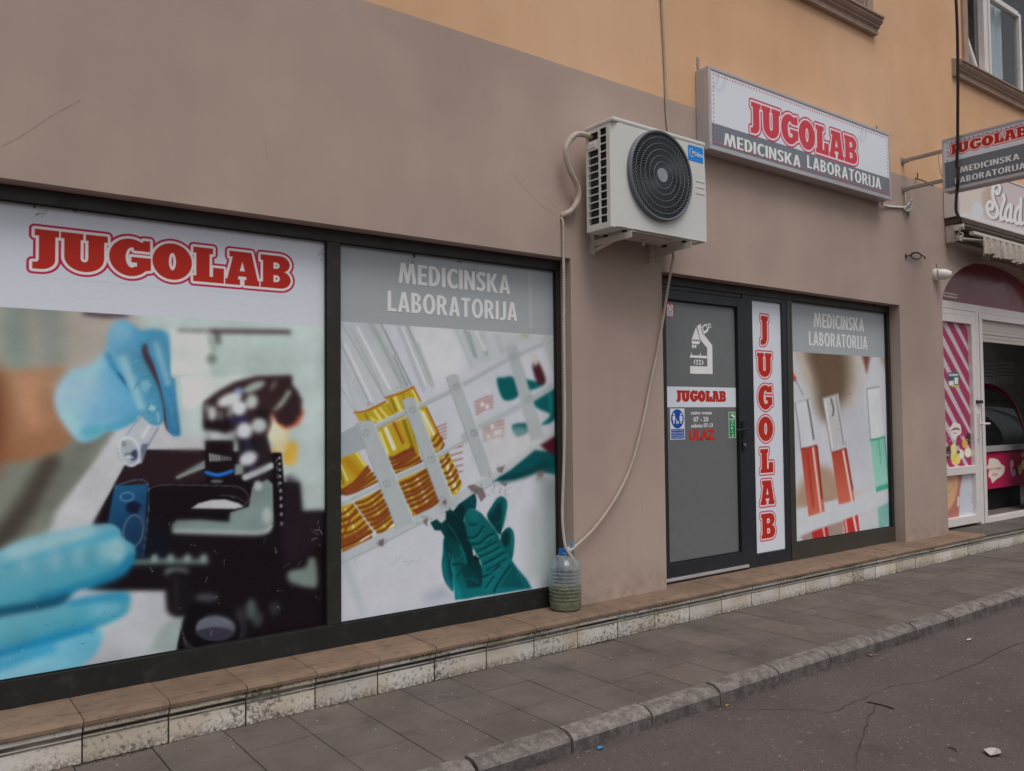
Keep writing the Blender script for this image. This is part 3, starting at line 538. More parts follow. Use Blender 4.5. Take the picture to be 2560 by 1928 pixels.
# upper hand
H, N_ = crop(100, 780, .42), crop(440, 900, .4204)
pl(H, (150, 186, 208), [(395, 200), (408, 120), (440, 70), (500, 45), (560, 80), (600, 108), (690, 102), (770, 150), (780, 390), (845, 400), (850, 560), (740, 600), (600, 612), (560, 655), (470, 702), (390, 717), (340, 752), (270, 776), (215, 758), (150, 680), (95, 580), (88, 500), (120, 420), (190, 348), (280, 328), (345, 285), (380, 240)], 3.5, col2=(66, 138, 176), g=H((90, 450), (680, 420)))
el(H, (148, 176, 194), (230, 450), 130, 100, 22, 0, .6); el(H, (84, 158, 174), (310, 712), 70, 42, 9, -10); sk(H, (70, 148, 172), 16, [(400, 690), (480, 672), (560, 630)], 8, .8); el(H, (120, 166, 188), (480, 120), 60, 50, 14, 0, .8); sk(H, (70, 140, 166), 9, [(600, 140), (650, 120), (720, 120)], 5, .8); sk(H, (60, 134, 164), 8, [(585, 205), (640, 170), (690, 150)], 4, .8); sk(H, (150, 182, 198), 26, [(380, 260), (330, 330), (280, 420)], 16, .5)
for a in ([(330, 560), (340, 640)], [(420, 520), (410, 620)], [(500, 530), (520, 600)]): sk(H, (98, 152, 178), 8, a, 6, .5)
sk(H, (48, 126, 160), 13, [(404, 258), (440, 330), (486, 395), (545, 465)], 5, .95); sk(H, (32, 72, 118), 5, [(468, 365), (490, 395), (512, 425)], 2.6)
pl(H, (66, 46, 60), [(604, 222), (640, 196), (690, 320), (740, 420), (770, 640), (790, 720), (748, 690), (715, 540), (680, 420), (640, 340)], 3)
pl(H, (68, 132, 166), [(638, 205), (690, 152), (768, 162), (778, 380), (840, 396), (850, 570), (850, 690), (832, 736), (785, 734), (757, 682), (742, 560), (715, 440), (680, 320)], 2.2, col2=(48, 112, 152), g=H((700, 250), (800, 700))); sk(H, (124, 170, 186), 16, [(690, 190), (725, 300), (760, 420)], 9, .8); sk(H, (40, 96, 140), 11, [(838, 430), (842, 600), (825, 720)], 5, .8); sk(H, (70, 134, 164), 7, [(770, 520), (800, 680)], 4, .8)
for a in ([(770, 500), (800, 490), (835, 500)], [(775, 560), (810, 545), (840, 555)], [(785, 640), (815, 630)]): sk(H, (40, 92, 132), 1.4, a, 1.1, .7)
pl(H, (40, 84, 138), [(852, 592), (905, 570), (976, 538), (948, 598), (915, 622), (893, 700), (852, 690)], 1.6); sk(H, (70, 120, 164), 5, [(880, 600), (880, 670)], 3, .7); sk(H, (60, 40, 56), 5, [(905, 580), (905, 640)], 3, .7)
pl(H, (98, 154, 180), [(438, 242), (515, 215), (585, 240), (642, 340), (692, 430), (722, 520), (736, 610), (726, 664), (682, 678), (630, 650), (580, 565), (535, 470), (486, 360)], 2, col2=(62, 128, 160), g=H((500, 450), (700, 400))); sk(H, (140, 180, 194), 20, [(490, 280), (560, 450), (600, 560)], 10, .8); sk(H, (58, 120, 144), 7, [(600, 262), (690, 430), (728, 570)], 3.5, .8); sk(H, (60, 124, 150), 5, [(600, 610), (640, 655), (690, 672)], 2.5, .7)
for a in ([(538, 292), (565, 275), (592, 272)], [(548, 332), (588, 302), (622, 306)], [(556, 358), (600, 330), (642, 340)], [(560, 465), (590, 402), (652, 378)], [(575, 440), (622, 402), (682, 404)], [(628, 432), (660, 418), (694, 440)], [(610, 470), (650, 450), (700, 475)], [(640, 520), (662, 500), (690, 520)], [(655, 545), (640, 580), (650, 610)], [(655, 545), (690, 560), (700, 590)]): sk(H, (52, 110, 134), 1.8, a, 1.2, .85)
pl(H, (156, 194, 202), [(642, 582), (660, 546), (692, 566), (682, 592)], 2, 0, op=.7); pl(H, (132, 176, 188), [(600, 420), (640, 405), (660, 440), (620, 480)], 4, op=.6); sk(H, (146, 186, 196), 5, [(700, 600), (706, 650)], 3, .7)
# microscope body
pl(A, (170, 184, 182), [(1115, 890), (2300, 880), (2300, 1640), (1190, 1600)], 6, 0); pl(A, (194, 200, 198), [(1115, 905), (1375, 915), (1385, 1215), (1130, 1200)], 3, 0); pl(A, (168, 184, 180), [(1375, 930), (1930, 950), (1920, 1180), (1400, 1210)], 10, 0)
sk(A, (96, 88, 90), 9, [(1180, 912), (1400, 916)], 6, .8); sk(A, (72, 58, 64), 11, [(1400, 917), (1560, 918), (1900, 922)], 5); sk(A, (70, 58, 62), 14, [(1430, 925), (1435, 985)], 5, .8); el(A, (112, 120, 114), (1395, 1100), 32, 34, 5); sk(A, (120, 130, 122), 10, [(1380, 960), (1410, 1040)], 6, .7)
pl(A, (192, 199, 196), [(1190, 1220), (1920, 1200), (1700, 1240), (1480, 1310), (1330, 1390), (1235, 1435), (1205, 1400)], 4, 0)
pl(A, (196, 150, 60), [(1640, 1700), (1840, 1700), (1830, 1860), (1660, 1880)], 12, op=.7)
pl(B, (202, 160, 66), [(1700, 70), (1765, 70), (1755, 185), (1690, 180)], 8); pl(B, (205, 190, 140), [(1610, -20), (1720, -20), (1690, 120), (1640, 110)], 10, op=.7)
# black stage
pl(B, (20, 13, 18), [(870, 105), (1225, 108), (1610, 125), (1675, 125), (1690, 300), (1782, 300), (1800, 470), (1990, 468), (1990, 1200), (1500, 1260), (1080, 1320), (1072, 1200), (1140, 1015), (985, 945), (500, 942), (560, 900), (790, 780), (800, 700), (730, 580), (548, 552), (742, 200)], 1.8, 0)
pl(B, (42, 27, 32), [(870, 112), (1222, 112), (1222, 300), (940, 310), (860, 330), (680, 318), (742, 205)], 6, 0, op=.8); pl(B, (34, 24, 34), [(1690, 305), (1780, 305), (1800, 470), (1920, 480), (1910, 650), (1700, 760)], 14, op=.8); pl(B, (12, 22, 34), [(860, 560), (1000, 620), (980, 780), (850, 800)], 30, op=.6)
# turret and objectives
sk(N_, (186, 72, 46), 8, [(568, 312), (612, 384), (650, 402), (722, 372), (752, 305)], 3.2); pl(N_, (214, 206, 170), [(560, 330), (640, 410), (640, 470), (545, 470)], 10, 0, op=.8)
pl(N_, (46, 31, 33), [(164, 248), (250, 186), (350, 130), (480, 96), (690, 90), (692, 150), (722, 182), (750, 240), (744, 322), (700, 384), (650, 398), (604, 374), (566, 300), (566, 370), (546, 430), (542, 475), (350, 475), (330, 450), (162, 400), (158, 300)], 2.4, 0); sk(N_, (110, 92, 86), 4, [(560, 330), (566, 390), (548, 430)], 2, .8)
pl(N_, (24, 15, 20), [(160, 360), (330, 350), (330, 425), (165, 420)], 5, 0, op=.9); pl(N_, (22, 15, 20), [(480, 290), (560, 300), (540, 360), (470, 350)], 8, 0, op=.8); sk(N_, (40, 36, 74), 13, [(335, 365), (420, 345)], 7, .9)
for c_, rx, ry, ro, cl in (((318, 236), 78, 36, -22, (188, 192, 192)), ((375, 286), 44, 44, 0, (192, 197, 206)), ((450, 248), 36, 44, 10, (162, 172, 168)), ((465, 160), 70, 25, -24, (152, 164, 156)), ((372, 185), 26, 18, -10, (130, 150, 190)), ((215, 318), 26, 44, 0, (172, 178, 178)), ((266, 330), 16, 32, 0, (96, 92, 92)), ((320, 310), 16, 34, 0, (120, 124, 124)), ((185, 285), 14, 30, 0, (110, 112, 112)), ((580, 150), 12, 38, 32, (112, 96, 90)), ((406, 422), 46, 50, 0, (188, 193, 202)), ((494, 390), 46, 44, 0, (164, 172, 172)), ((345, 445), 18, 30, 0, (120, 126, 130)), ((190, 448), 16, 26, 0, (140, 146, 148)), ((228, 458), 20, 28, 0, (176, 183, 186)), ((268, 464), 18, 24, 0, (160, 168, 170)), ((318, 452), 18, 26, 0, (150, 158, 160))): el(N_, cl, c_, rx, ry, 4, ro)
sk(N_, (152, 164, 152), 10, [(672, 190), (645, 235), (612, 275)], 4); el(N_, (120, 126, 118), (592, 292), 14, 12, 3)
pl(N_, (24, 14, 18), [(172, 478), (345, 478), (336, 690), (300, 722), (222, 722), (176, 690)], 1.6, 0); sk(N_, (34, 106, 188), 8, [(180, 668), (250, 684), (334, 660)], 1.6); sk(N_, (16, 60, 120), 3, [(182, 682), (250, 696), (332, 674)], 1.4); el(N_, (92, 96, 100), (242, 722), 36, 10, 3)
for k_ in range(8): sk(N_, (176, 182, 184) if k_ < 4 else (120, 126, 128), 4.2, [(202+k_*17, 560+k_*3), (206+k_*17, 600-k_)], 2, .95)
pl(N_, (30, 22, 27), [(362, 470), (545, 462), (578, 600), (576, 690), (440, 742), (392, 690), (402, 620), (372, 545)], 2.6, 0); sk(N_, (46, 50, 82), 12, [(425, 490), (450, 650)], 8, .8); el(N_, (188, 193, 200), (430, 586), 56, 40, 4, -24); sk(N_, (166, 174, 178), 16, [(412, 698), (485, 668), (565, 630)], 3.6); el(N_, (40, 32, 36), (520, 540), 30, 60, 10, 0, .6); pl(N_, (120, 134, 128), [(352, 622), (392, 620), (396, 680), (350, 684)], 2.4, 0)
pl(B, (118, 132, 126), [(1044, 268), (1218, 168), (1220, 215), (1056, 282)], 1.6, 0); sk(B, (175, 182, 180), 2, [(1046, 272), (1130, 238), (1216, 212)], 1)
pl(B, (118, 132, 126), [(1405, 195), (1445, 190), (1450, 240), (1400, 250)], 3, 0)
# rule, hole, clip
pl(B, (16, 10, 14), [(1625, 122), (1668, 122), (1692, 555), (1640, 555)], 1.2, 0)
for i in range(16): sk(B, (150, 150, 152), 1.3, [(1640+i*.9, 165+i*11), (1648+i*.9+(4 if i % 4 == 0 else 0), 165+i*11)], .8, .9)
for i, y_ in enumerate((155, 190, 226, 265, 305, 350, 395, 440, 490, 545)): el(B, (150, 155, 158), (1662+i*1.5, y_), 7, 8 if i < 5 else 11, 1.5 if i < 5 else 3)
sk(B, (96, 88, 90), 1.8, [(855, 372), (890, 340), (960, 316), (1120, 316), (1300, 320), (1420, 328), (1475, 375), (1470, 420), (1430, 452)], .9); pl(B, (170, 170, 176), [(1138, 455), (1180, 425), (1260, 404), (1340, 402), (1420, 425), (1450, 445), (1400, 458)], 1.4, 0); sk(B, (70, 66, 72), 2, [(1310, 378), (1400, 385), (1460, 420)], 1.2)
pl(B, (112, 128, 126), [(1025, 550), (1050, 525), (1200, 522), (1362, 535), (1368, 480), (1480, 445), (1500, 330), (1590, 280), (1622, 310), (1628, 540), (1590, 600), (1530, 614), (1040, 602), (1020, 580)], 2.5, 0); sk(B, (168, 180, 178), 8, [(1035, 592), (1300, 600), (1560, 602), (1615, 560)], 2.5); el(B, (160, 168, 168), (1535, 320), 26, 30, 5); el(B, (150, 160, 158), (1590, 500), 30, 50, 6); pl(B, (15, 12, 16), [(1300, 470), (1365, 470), (1360, 530), (1240, 520)], 5, 0, op=.9)
# blue slide and tube
pl(B, (28, 82, 122), [(682, 322), (880, 310), (850, 745), (770, 740), (640, 545)], 1.6, 0, col2=(18, 38, 66), g=B((700, 320), (850, 700))); sk(B, (92, 140, 168), 1.6, [(684, 322), (880, 311), (852, 740)], 1); el(B, (18, 22, 48), (795, 450), 46, 36, 5); p.ring(B((756, 386))[0], 40*B.s, 26*B.s, (104, 150, 172), 2.2, 1.2, -5); p.ring(B((793, 590))[0], 58*B.s, 96*B.s, (86, 112, 128), 3.2, 1.4, 8); sk(B, (46, 70, 96), 14, [(840, 470), (860, 560)], 6, .7)
pl(H, (164, 171, 178), [(604, 618), (655, 668), (712, 682), (645, 790), (605, 900), (545, 918), (485, 882), (465, 800), (492, 750), (535, 728)], 1.6, 0, op=.92); pl(H, (86, 98, 118), [(648, 785), (608, 786), (588, 850), (606, 880)], 2.4, 0); sk(H, (90, 128, 156), 2.4, [(605, 618), (560, 672), (515, 735)], 1.4, .9); sk(H, (196, 202, 208), 6, [(650, 680), (610, 745)], 3, .8); sk(H, (96, 112, 134), 3, [(705, 690), (660, 765), (625, 830)], 1.6)
p.ring(H((533, 832))[0], 60*H.s, 86*H.s, (186, 195, 202), 5, 1.3, -14); el(H, (150, 158, 166), (530, 830), 44, 66, 2, -14); pl(H, (52, 56, 86), [(545, 835), (575, 820), (578, 870), (545, 885)], 2); sk(H, (46, 48, 58), 2.4, [(505, 850), (535, 842), (560, 850)], 1.1); sk(H, (226, 230, 234), 2.6, [(515, 868), (540, 862), (556, 870)], 1.1); pl(H, (110, 118, 124), [(484, 775), (505, 768), (512, 790), (495, 808)], 1.6); sk(H, (90, 100, 112), 1.3, [(462, 810), (475, 865), (500, 898)], 1)
# lower stage details
sk(B, (84, 98, 98), 15, [(805, 775), (1000, 770), (1225, 772)], 5)
for x_ in (920, 1015, 1115, 1212): el(B, (128, 146, 142), (x_, 752), 20, 26, 4.5)
pl(B, (96, 108, 106), [(990, 815), (1110, 815), (1105, 870), (1000, 870)], 6); pl(B, (22, 17, 22), [(995, 850), (1125, 850), (1140, 1020), (1090, 1095), (1020, 1092), (990, 1040)], 3.5); sk(B, (44, 40, 46), 8, [(1050, 880), (1050, 1060)], 6, .8)
pl(B, (104, 118, 112), [(1712, 872), (1722, 828), (1815, 805), (1838, 752), (1878, 762), (1888, 905), (1850, 928), (1740, 902)], 6); el(B, (72, 84, 82), (1495, 1055), 32, 60, 8); el(B, (60, 66, 70), (1530, 1110), 32, 50, 9, op=.8); el(B, (44, 44, 50), (1635, 1050), 30, 40, 9); el(B, (52, 52, 60), (1430, 1140), 30, 100, 10, op=.8); el(B, (58, 60, 66), (1230, 985), 70, 26, 6)
pl(B, (14, 11, 15), [(1140, 1015), (1290, 1050), (1420, 1120), (1420, 1230), (1300, 1330), (1070, 1350), (1072, 1190)], 2.5)
el(B, (84, 88, 100), (1282, 1168), 118, 74, 2.2); pl(B, (48, 46, 58), [(1168, 1185), (1290, 1160), (1398, 1190), (1350, 1235), (1270, 1245), (1200, 1225)], 3); sk(B, (128, 132, 142), 3, [(1185, 1130), (1280, 1098), (1380, 1140)], 2)
for i in range(4): sk(B, (88, 90, 100), 1.6, [(1082+i*2, 1150+i*34), (1100+i*10, 1235+i*25), (1160+i*12, 1290+i*12)], 1, .8)
# lower hand
pl(B, (104, 158, 174), [(-900, 1000), (-400, 840), (0, 700), (150, 640), (400, 580), (620, 545), (700, 568), (732, 630), (800, 680), (795, 760), (720, 850), (520, 930), (380, 1010), (0, 1090), (-900, 1300)], 4.5, col2=(50, 134, 158), g=B((300, 640), (440, 1010))); el(B, (140, 176, 184), (690, 705), 60, 70, 15, op=.8); sk(B, (150, 182, 188), 40, [(80, 720), (300, 660), (520, 600)], 20, .7); sk(B, (60, 145, 175), 14, [(40, 800), (300, 720), (560, 640), (700, 600)], 9, .7)
for x_ in (150, 330, 470, 610): el(B, (138, 176, 186), (x_, 800-x_*.12), 40, 60, 18, op=.5)
sk(B, (20, 108, 146), 26, [(250, 1000), (520, 915), (700, 845), (780, 760)], 10, .75); sk(B, (16, 70, 96), 26, [(-500, 1200), (0, 1075), (260, 1035), (400, 990)], 9, .95)
pl(B, (172, 174, 180), [(385, 1045), (425, 975), (500, 938), (660, 970), (560, 1000)], 4)
pl(B, (90, 156, 174), [(-900, 1330), (0, 1110), (300, 1045), (560, 985), (690, 950), (765, 965), (772, 1030), (740, 1090), (620, 1150), (400, 1210), (0, 1330), (-900, 1560)], 4, col2=(44, 130, 156), g=B((400, 1040), (470, 1230))); sk(B, (36, 128, 168), 20, [(420, 1020), (600, 985), (750, 980)], 8, .8); el(B, (112, 166, 186), (620, 1060), 90, 36, 16, -12, .7); sk(B, (22, 120, 166), 28, [(-500, 1450), (0, 1335), (300, 1240), (540, 1185)], 10, .9)
pl(B, (92, 164, 190), [(-900, 1700), (-500, 1500), (0, 1345), (300, 1262), (580, 1180), (602, 1250), (560, 1330), (470, 1400), (300, 1480), (-300, 1700)], 4, col2=(120, 172, 190), g=B((500, 1230), (200, 1430))); sk(B, (26, 128, 172), 24, [(-200, 1420), (0, 1390), (140, 1340), (300, 1290)], 13, .7)
p.tones(.028); p.soften(2.2, [(365, 1010, 120, 150), (336, 1256, 95, 150), (546, 1236, 165, 62), (545, 1152, 50, 50), (697, 1200, 30, 140), (500, 1600, 110, 50), (225, 1190, 70, 60)]); p.soften(.7)
spray(p, 26, (850, 300, 1900, 1230), (128, 130, 134), 40, 1.1, B); spray(p, 10, (60, 600, 600, 1400), (180, 190, 196), 30, 1, B); spray(p, 8, (200, 1000, 700, 1300), (30, 60, 80), 40, 1, B); spray(p, 8, (1850, 470, 1925, 700), (150, 150, 155), 40, 1.1, B)
# white header over the picture
zr = P3[..., 2].ravel(); h = zr > 1.874; p.c[h] = (179, 183, 192); spray(p, 14, (200, 90, 300, 190), (60, 56, 58), 60, 1.0, A); spray(p, 5, (2080, 380, 2125, 470), (80, 78, 80), 40, 1.0, A); p.ell(A((228, 98))[0], 3, 3, (30, 26, 28)); p.stroke(A((480, 120), (505, 130)), (40, 36, 40), 3, 1, 0)
p.mottle(1.2); sheet('poster', P3, p, win1)
a0, a1 = onY(A((211, 560))[0], YG), onY(A((1914, 520))[0], YG); b1 = onY(A((300, 250))[0], YG)[2]; b0 = onY(A((1800, 633))[0], YG)[2]
r_ = (a0[0], a1[0], b0, b1); face('lettering', (r_[0]-.035, r_[1]+.035, r_[2]-.042, r_[3]+.035), .0024, put, win1, (179, 183, 192), lambda q_: slab_word(q_, 'JUGOLAB', r_, .0125, .0225, (RED, CREAM, CRIM), .0026))

# ------------------------------------------------------------------ poster: rack of amber tubes and teal glove
P3 = grid((1.286, YG, .301), (1.518, 0, 0), (0, 0, 2.03), 310, 414); p = Paint(P3, (174, 177, 185)); C, D = cC, cD
pl(C, (186, 188, 194), [(760, 760), (1080, 790), (1150, 1080), (900, 1200)], 20)
for cl, w_, a in (((122, 132, 131), 3.4, [(150, 700), (330, 1000), (520, 1330)]), ((138, 148, 146), 14, [(400, 730), (560, 1010), (690, 1240)]), ((84, 92, 92), 2.6, [(490, 740), (600, 960), (735, 1235)]), ((120, 130, 130), 2, [(540, 1040), (660, 1240)]), ((110, 122, 122), 5, [(695, 740), (790, 960), (885, 1170)]), ((140, 150, 150), 2, [(615, 750), (720, 1010), (830, 1290)]), ((150, 158, 158), 9, [(780, 900), (900, 1230)]),
                  ((138, 146, 146), 1.6, [(150, 980), (370, 1390)]), ((138, 146, 146), 1.6, [(190, 1090), (290, 1440)]), ((100, 112, 112), 6, [(1160, 790), (1235, 990)]), ((140, 152, 152), 3, [(1085, 780), (1220, 1090)]), ((150, 160, 158), 16, [(1300, 820), (1340, 1000)]), ((110, 112, 116), 1.6, [(630, 1130), (700, 1235)]), ((130, 138, 138), 1.6, [(150, 1220), (280, 1440)]), ((120, 128, 128), 1.8, [(430, 1130), (520, 1330)])): sk(C, cl, w_, a, max(w_*.5, 1))
pl(C, (156, 164, 166), [(140, 700), (490, 735), (746, 1235), (522, 1332)], 3, 0, op=.55); pl(C, (160, 167, 169), [(140, 1000), (140, 720), (520, 1330), (280, 1442)], 3, 0, op=.5); pl(C, (150, 158, 160), [(612, 745), (705, 740), (890, 1180), (830, 1290)], 4, 0, op=.6); pl(C, (158, 166, 168), [(1080, 780), (1900, 830), (1900, 900), (1500, 1000), (1210, 1090)], 12, 0, op=.6)
for cl, w_, a in (((198, 201, 206), 6, [(300, 760), (560, 1260)]), ((132, 142, 142), 4, [(430, 760), (660, 1240)]), ((196, 199, 204), 5, [(200, 900), (420, 1360)]), ((126, 136, 136), 3, [(160, 880), (330, 1240), (400, 1390)]), ((196, 200, 204), 5, [(660, 760), (850, 1230)]), ((140, 150, 150), 3, [(240, 760), (480, 1230)]), ((104, 112, 112), 2.4, [(520, 790), (640, 1040), (720, 1210)]), ((90, 96, 96), 2, [(590, 990), (700, 1230)]), ((200, 202, 206), 4, [(1250, 800), (1330, 960)]), ((120, 130, 130), 5, [(1190, 800), (1250, 1000)]), ((150, 158, 158), 8, [(1420, 840), (1460, 960)])): sk(C, cl, w_, a, w_*.45, .85)
el(C, (130, 142, 142), (1330, 970), 14, 18, 3); pl(C, (150, 150, 130), [(1610, 815), (1680, 820), (1660, 845), (1620, 840)], 4)
teal = (8, 96, 98)
pl(C, teal, [(1415, 1185), (1470, 1165), (1550, 1168), (1590, 1310), (1470, 1345)], 3); pl(C, teal, [(1640, 1185), (1740, 1200), (1800, 1220), (1680, 1265)], 3); pl(C, teal, [(1700, 1330), (1880, 1235), (1885, 1490), (1770, 1545), (1845, 1465), (1740, 1410)], 3); sk(C, (40, 140, 140), 8, [(1840, 1300), (1850, 1440)], 5, .8); pl(C, (12, 80, 84), [(1540, 1545), (1690, 1535), (1695, 1585), (1580, 1640)], 2.5); pl(C, (62, 26, 32), [(1700, 1070), (1745, 1035), (1808, 1190), (1745, 1215)], 5); pl(C, (170, 168, 160), [(1690, 1010), (1720, 980), (1750, 1040), (1720, 1070)], 6)
for i in range(5):
    sk(C, (140, 84, 72), 3.4, [(1240+i*4, 1425+i*24-60), (1310, 1380+i*24-50), (1380, 1370+i*24-60)], 3, .8); sk(C, (134, 76, 62), 4, [(1310, 1570+i*26), (1390, 1530+i*28), (1470, 1510+i*30)], 3, .8); sk(C, (140, 84, 70), 2.6, [(930, 1570+i*28), (1010, 1535+i*28)], 1.8); sk(D, (140, 84, 70), 3, [(950, 215+i*46), (1040, 190+i*46)], 2)
for x_, y_ in ((1380, 1560), (1410, 1610), (1350, 1640), (1440, 1600), (1300, 1380), (1340, 1400)): el(C, (200, 200, 198), (x_, y_), 14, 18, 3)
# amber liquid and copper coils
T_ = crop(840, 940, .4834)
def amber(cell, streaks):
    pl(T_, (164, 142, 36), cell, 1.5, 0); x0_, y0_ = np.min(cell, 0); x1_, y1_ = np.max(cell, 0)
    for cl, w_, a in streaks: sk(T_, cl, w_, a, w_*.35)
Y1_, Y2_, Y3_, Y4_ = (208, 200, 118), (118, 98, 18), (146, 120, 24), (226, 222, 190)
amber([(95, 190), (130, 186), (255, 130), (300, 190), (360, 210), (215, 275), (120, 235)], [(Y1_, 6, [(200, 180), (240, 240)]), (Y2_, 4, [(150, 195), (165, 225)]), (Y1_, 4, [(225, 165), (265, 215)]), (Y3_, 6, [(270, 150), (300, 200)]), (Y1_, 3, [(180, 215), (215, 235), (250, 225)])])
amber([(255, 110), (400, 55), (440, 130), (470, 160), (350, 205), (300, 192)], [(Y2_, 5, [(285, 120), (310, 180)]), (Y1_, 7, [(305, 110), (335, 180)]), (Y3_, 5, [(345, 95), (360, 140)]), (Y1_, 4, [(395, 75), (425, 130)]), ((140, 74, 26), 3, [(402, 60), (438, 132)])])
amber([(212, 278), (382, 208), (442, 446), (310, 512)], [(Y4_, 9, [(258, 275), (300, 375)]), (Y1_, 5, [(228, 290), (270, 400)]), ((138, 76, 26), 7, [(300, 245), (345, 345)]), ((176, 120, 40), 4, [(318, 240), (362, 340)]), (Y2_, 8, [(352, 235), (400, 380)]), (Y3_, 4, [(378, 220), (425, 400)])])
amber([(8, 430), (112, 393), (214, 545), (55, 612), (8, 612)], [((160, 116, 24), 24, [(60, 440), (110, 500)]), (Y1_, 4, [(105, 400), (150, 465)]), (Y4_, 3, [(20, 450), (60, 540)]), (Y2_, 5, [(12, 470), (40, 560)])])
amber([(92, 652), (228, 588), (306, 782), (298, 796), (240, 820), (205, 802)], [(Y1_, 4, [(190, 640), (250, 780)]), (Y3_, 6, [(140, 660), (220, 790)]), (Y4_, 5, [(260, 790), (298, 770)])])
amber([(8, 682), (88, 655), (186, 790), (180, 850), (70, 916), (30, 902), (8, 862)], [(Y1_, 5, [(50, 690), (110, 830)]), (Y3_, 5, [(25, 720), (70, 860)]), (Y4_, 8, [(130, 850), (168, 830)]), ((150, 116, 24), 10, [(70, 880), (110, 880)])])
amber([(428, 168), (466, 158), (556, 350), (514, 396)], [(Y4_, 6, [(450, 190), (505, 300)]), (Y1_, 3, [(440, 180), (490, 310)]), ((140, 76, 26), 4, [(468, 165), (555, 350)])])
amber([(528, 418), (582, 394), (652, 560), (628, 612), (600, 616)], [(Y4_, 7, [(560, 425), (620, 580)]), (Y1_, 4, [(600, 560), (625, 600)])])
amber([(315, 542), (472, 474), (530, 640), (522, 690), (482, 726), (430, 732), (390, 702)], [(Y4_, 9, [(415, 520), (470, 650)]), (Y1_, 5, [(360, 560), (420, 690)]), (Y4_, 6, [(460, 690), (505, 660)]), (Y3_, 7, [(385, 545), (440, 680)])])
def coil(a0, a1, b0, b1, n, w_=6.2, bow=9):
    for i in range(n):
        t = i/(n-1); A0 = np.array(a0)*(1-t)+np.array(a1)*t+rng.normal(0, 2.5, 2); B0 = np.array(b0)*(1-t)+np.array(b1)*t+rng.normal(0, 2.5, 2); m_ = (A0+B0)/2+np.array([0, bow+random.gauss(0, 3)]); k_ = w_*random.uniform(.8, 1.25)
        sk(T_, (76, 32, 16), k_*1.3, [tuple(A0+(0, 3)), tuple(m_+(0, 3)), tuple(B0+(0, 3))], 1.6, .8); sk(T_, (118, 54, 26), k_*.85, [tuple(A0), tuple(m_), tuple(B0)], 1.1); sk(T_, (176, 104, 58), 1.3, [tuple(A0-(0, 3)), tuple(m_-(0, 3)), tuple(B0-(0, 3))], 1, .55)
coil((325, 560), (408, 716), (472, 480), (528, 644), 8); coil((278, 425), (312, 500), (388, 372), (440, 438), 5); coil((285, 430), (300, 470), (360, 380), (400, 400), 2, 4, 0); coil((15, 600), (60, 612), (165, 470), (208, 542), 5); coil((96, 662), (215, 806), (228, 594), (292, 752), 8); coil((12, 720), (30, 880), (96, 668), (184, 800), 6); coil((12, 860), (40, 905), (150, 790), (182, 830), 3); coil((492, 338), (514, 390), (526, 296), (556, 352), 3, 5); coil((536, 442), (600, 590), (576, 402), (642, 540), 6, 5)
sk(T_, (126, 58, 30), 4.5, [(25, 850), (75, 740), (100, 690)], 1.3); sk(T_, (150, 82, 30), 4, [(95, 190), (170, 176), (256, 132)], 1.4); sk(T_, (150, 82, 30), 4, [(256, 112), (330, 92), (402, 56)], 1.4); sk(T_, (184, 150, 40), 4, [(392, 702), (430, 732), (482, 726), (528, 672)], 1.8); sk(T_, (214, 208, 190), 2.5, [(420, 735), (480, 734), (520, 705)], 1.3, .8); sk(T_, (190, 196, 196), 3, [(90, 655), (188, 795), (205, 812)], 1.3)
for x_, y_ in ((178, 150), (328, 66)): sk(T_, (150, 140, 132), 2, [(x_-16, y_+12), (x_-14, y_-6), (x_+8, y_-8), (x_+10, y_+8)], 1.1)
# white rack
rk = (152, 159, 162)
for a, w_ in (([(400, 1580), (660, 1450), (1040, 1270), (1500, 1015), (1900, 835)], 13), ): sk(C, rk, w_, a, 1.6); sk(C, (176, 182, 185), 4, [(x_, y_-16) for x_, y_ in a], 1.6, .8); sk(C, (120, 128, 130), 2, [(x_+4, y_+22) for x_, y_ in a], 1.5, .6)
a = [(120, 628), (410, 485), (560, 415), (770, 320), (850, 262), (1090, 130)]; sk(D, rk, 14, a, 1.6); sk(D, (180, 186, 188), 4, [(x_, y_-14) for x_, y_ in a], 1.5, .8); sk(C, rk, 15, [(1150, 1640), (1260, 1570), (1600, 1395), (1900, 1215)], 2); sk(C, (168, 174, 176), 12, [(1240, 1540), (1500, 1400)], 4, .7)
a = [(120, 1030), (430, 880), (700, 740), (900, 640), (1270, 425), (1600, 205), (1760, 90)]; sk(D, (160, 166, 170), 26, a, 1.6); sk(D, (126, 136, 138), 2.2, [(x_, y_+38) for x_, y_ in a], 1, .9); pl(D, (176, 176, 176), [(1180, 90), (1540, 60), (1600, 170), (1250, 400)], 12, op=.5)
pl(D, (142, 150, 155), [(120, 110), (262, 40), (335, 212), (300, 222), (120, 290)], 1.6, 0)
for q_ in ([(265, 28), (300, 5), (385, 5), (690, 745), (620, 780), (560, 800)], [(598, -137), (640, -165), (694, -160), (965, 570), (1000, 640), (890, 650)], [(921, -310), (960, -335), (1013, -330), (1270, 400), (1180, 415)]): pl(D, rk, q_, 1.6, 0); sk(D, (188, 193, 195), 3, [q_[2], q_[3]], 1.5, .6); sk(D, (112, 120, 122), 2.2, [q_[0], q_[-1]], 1.2, .6)
pl(C, rk, [(1485, 925), (1520, 900), (1558, 905), (1800, 1640), (1690, 1680)], 1.8, 0); sk(C, (110, 118, 120), 2, [(1560, 910), (1720, 1380)], 1.2, .6); pl(C, (160, 166, 166), [(1768, 845), (1800, 820), (1835, 825), (1900, 1000), (1900, 1100), (1870, 1130)], 2, 0)
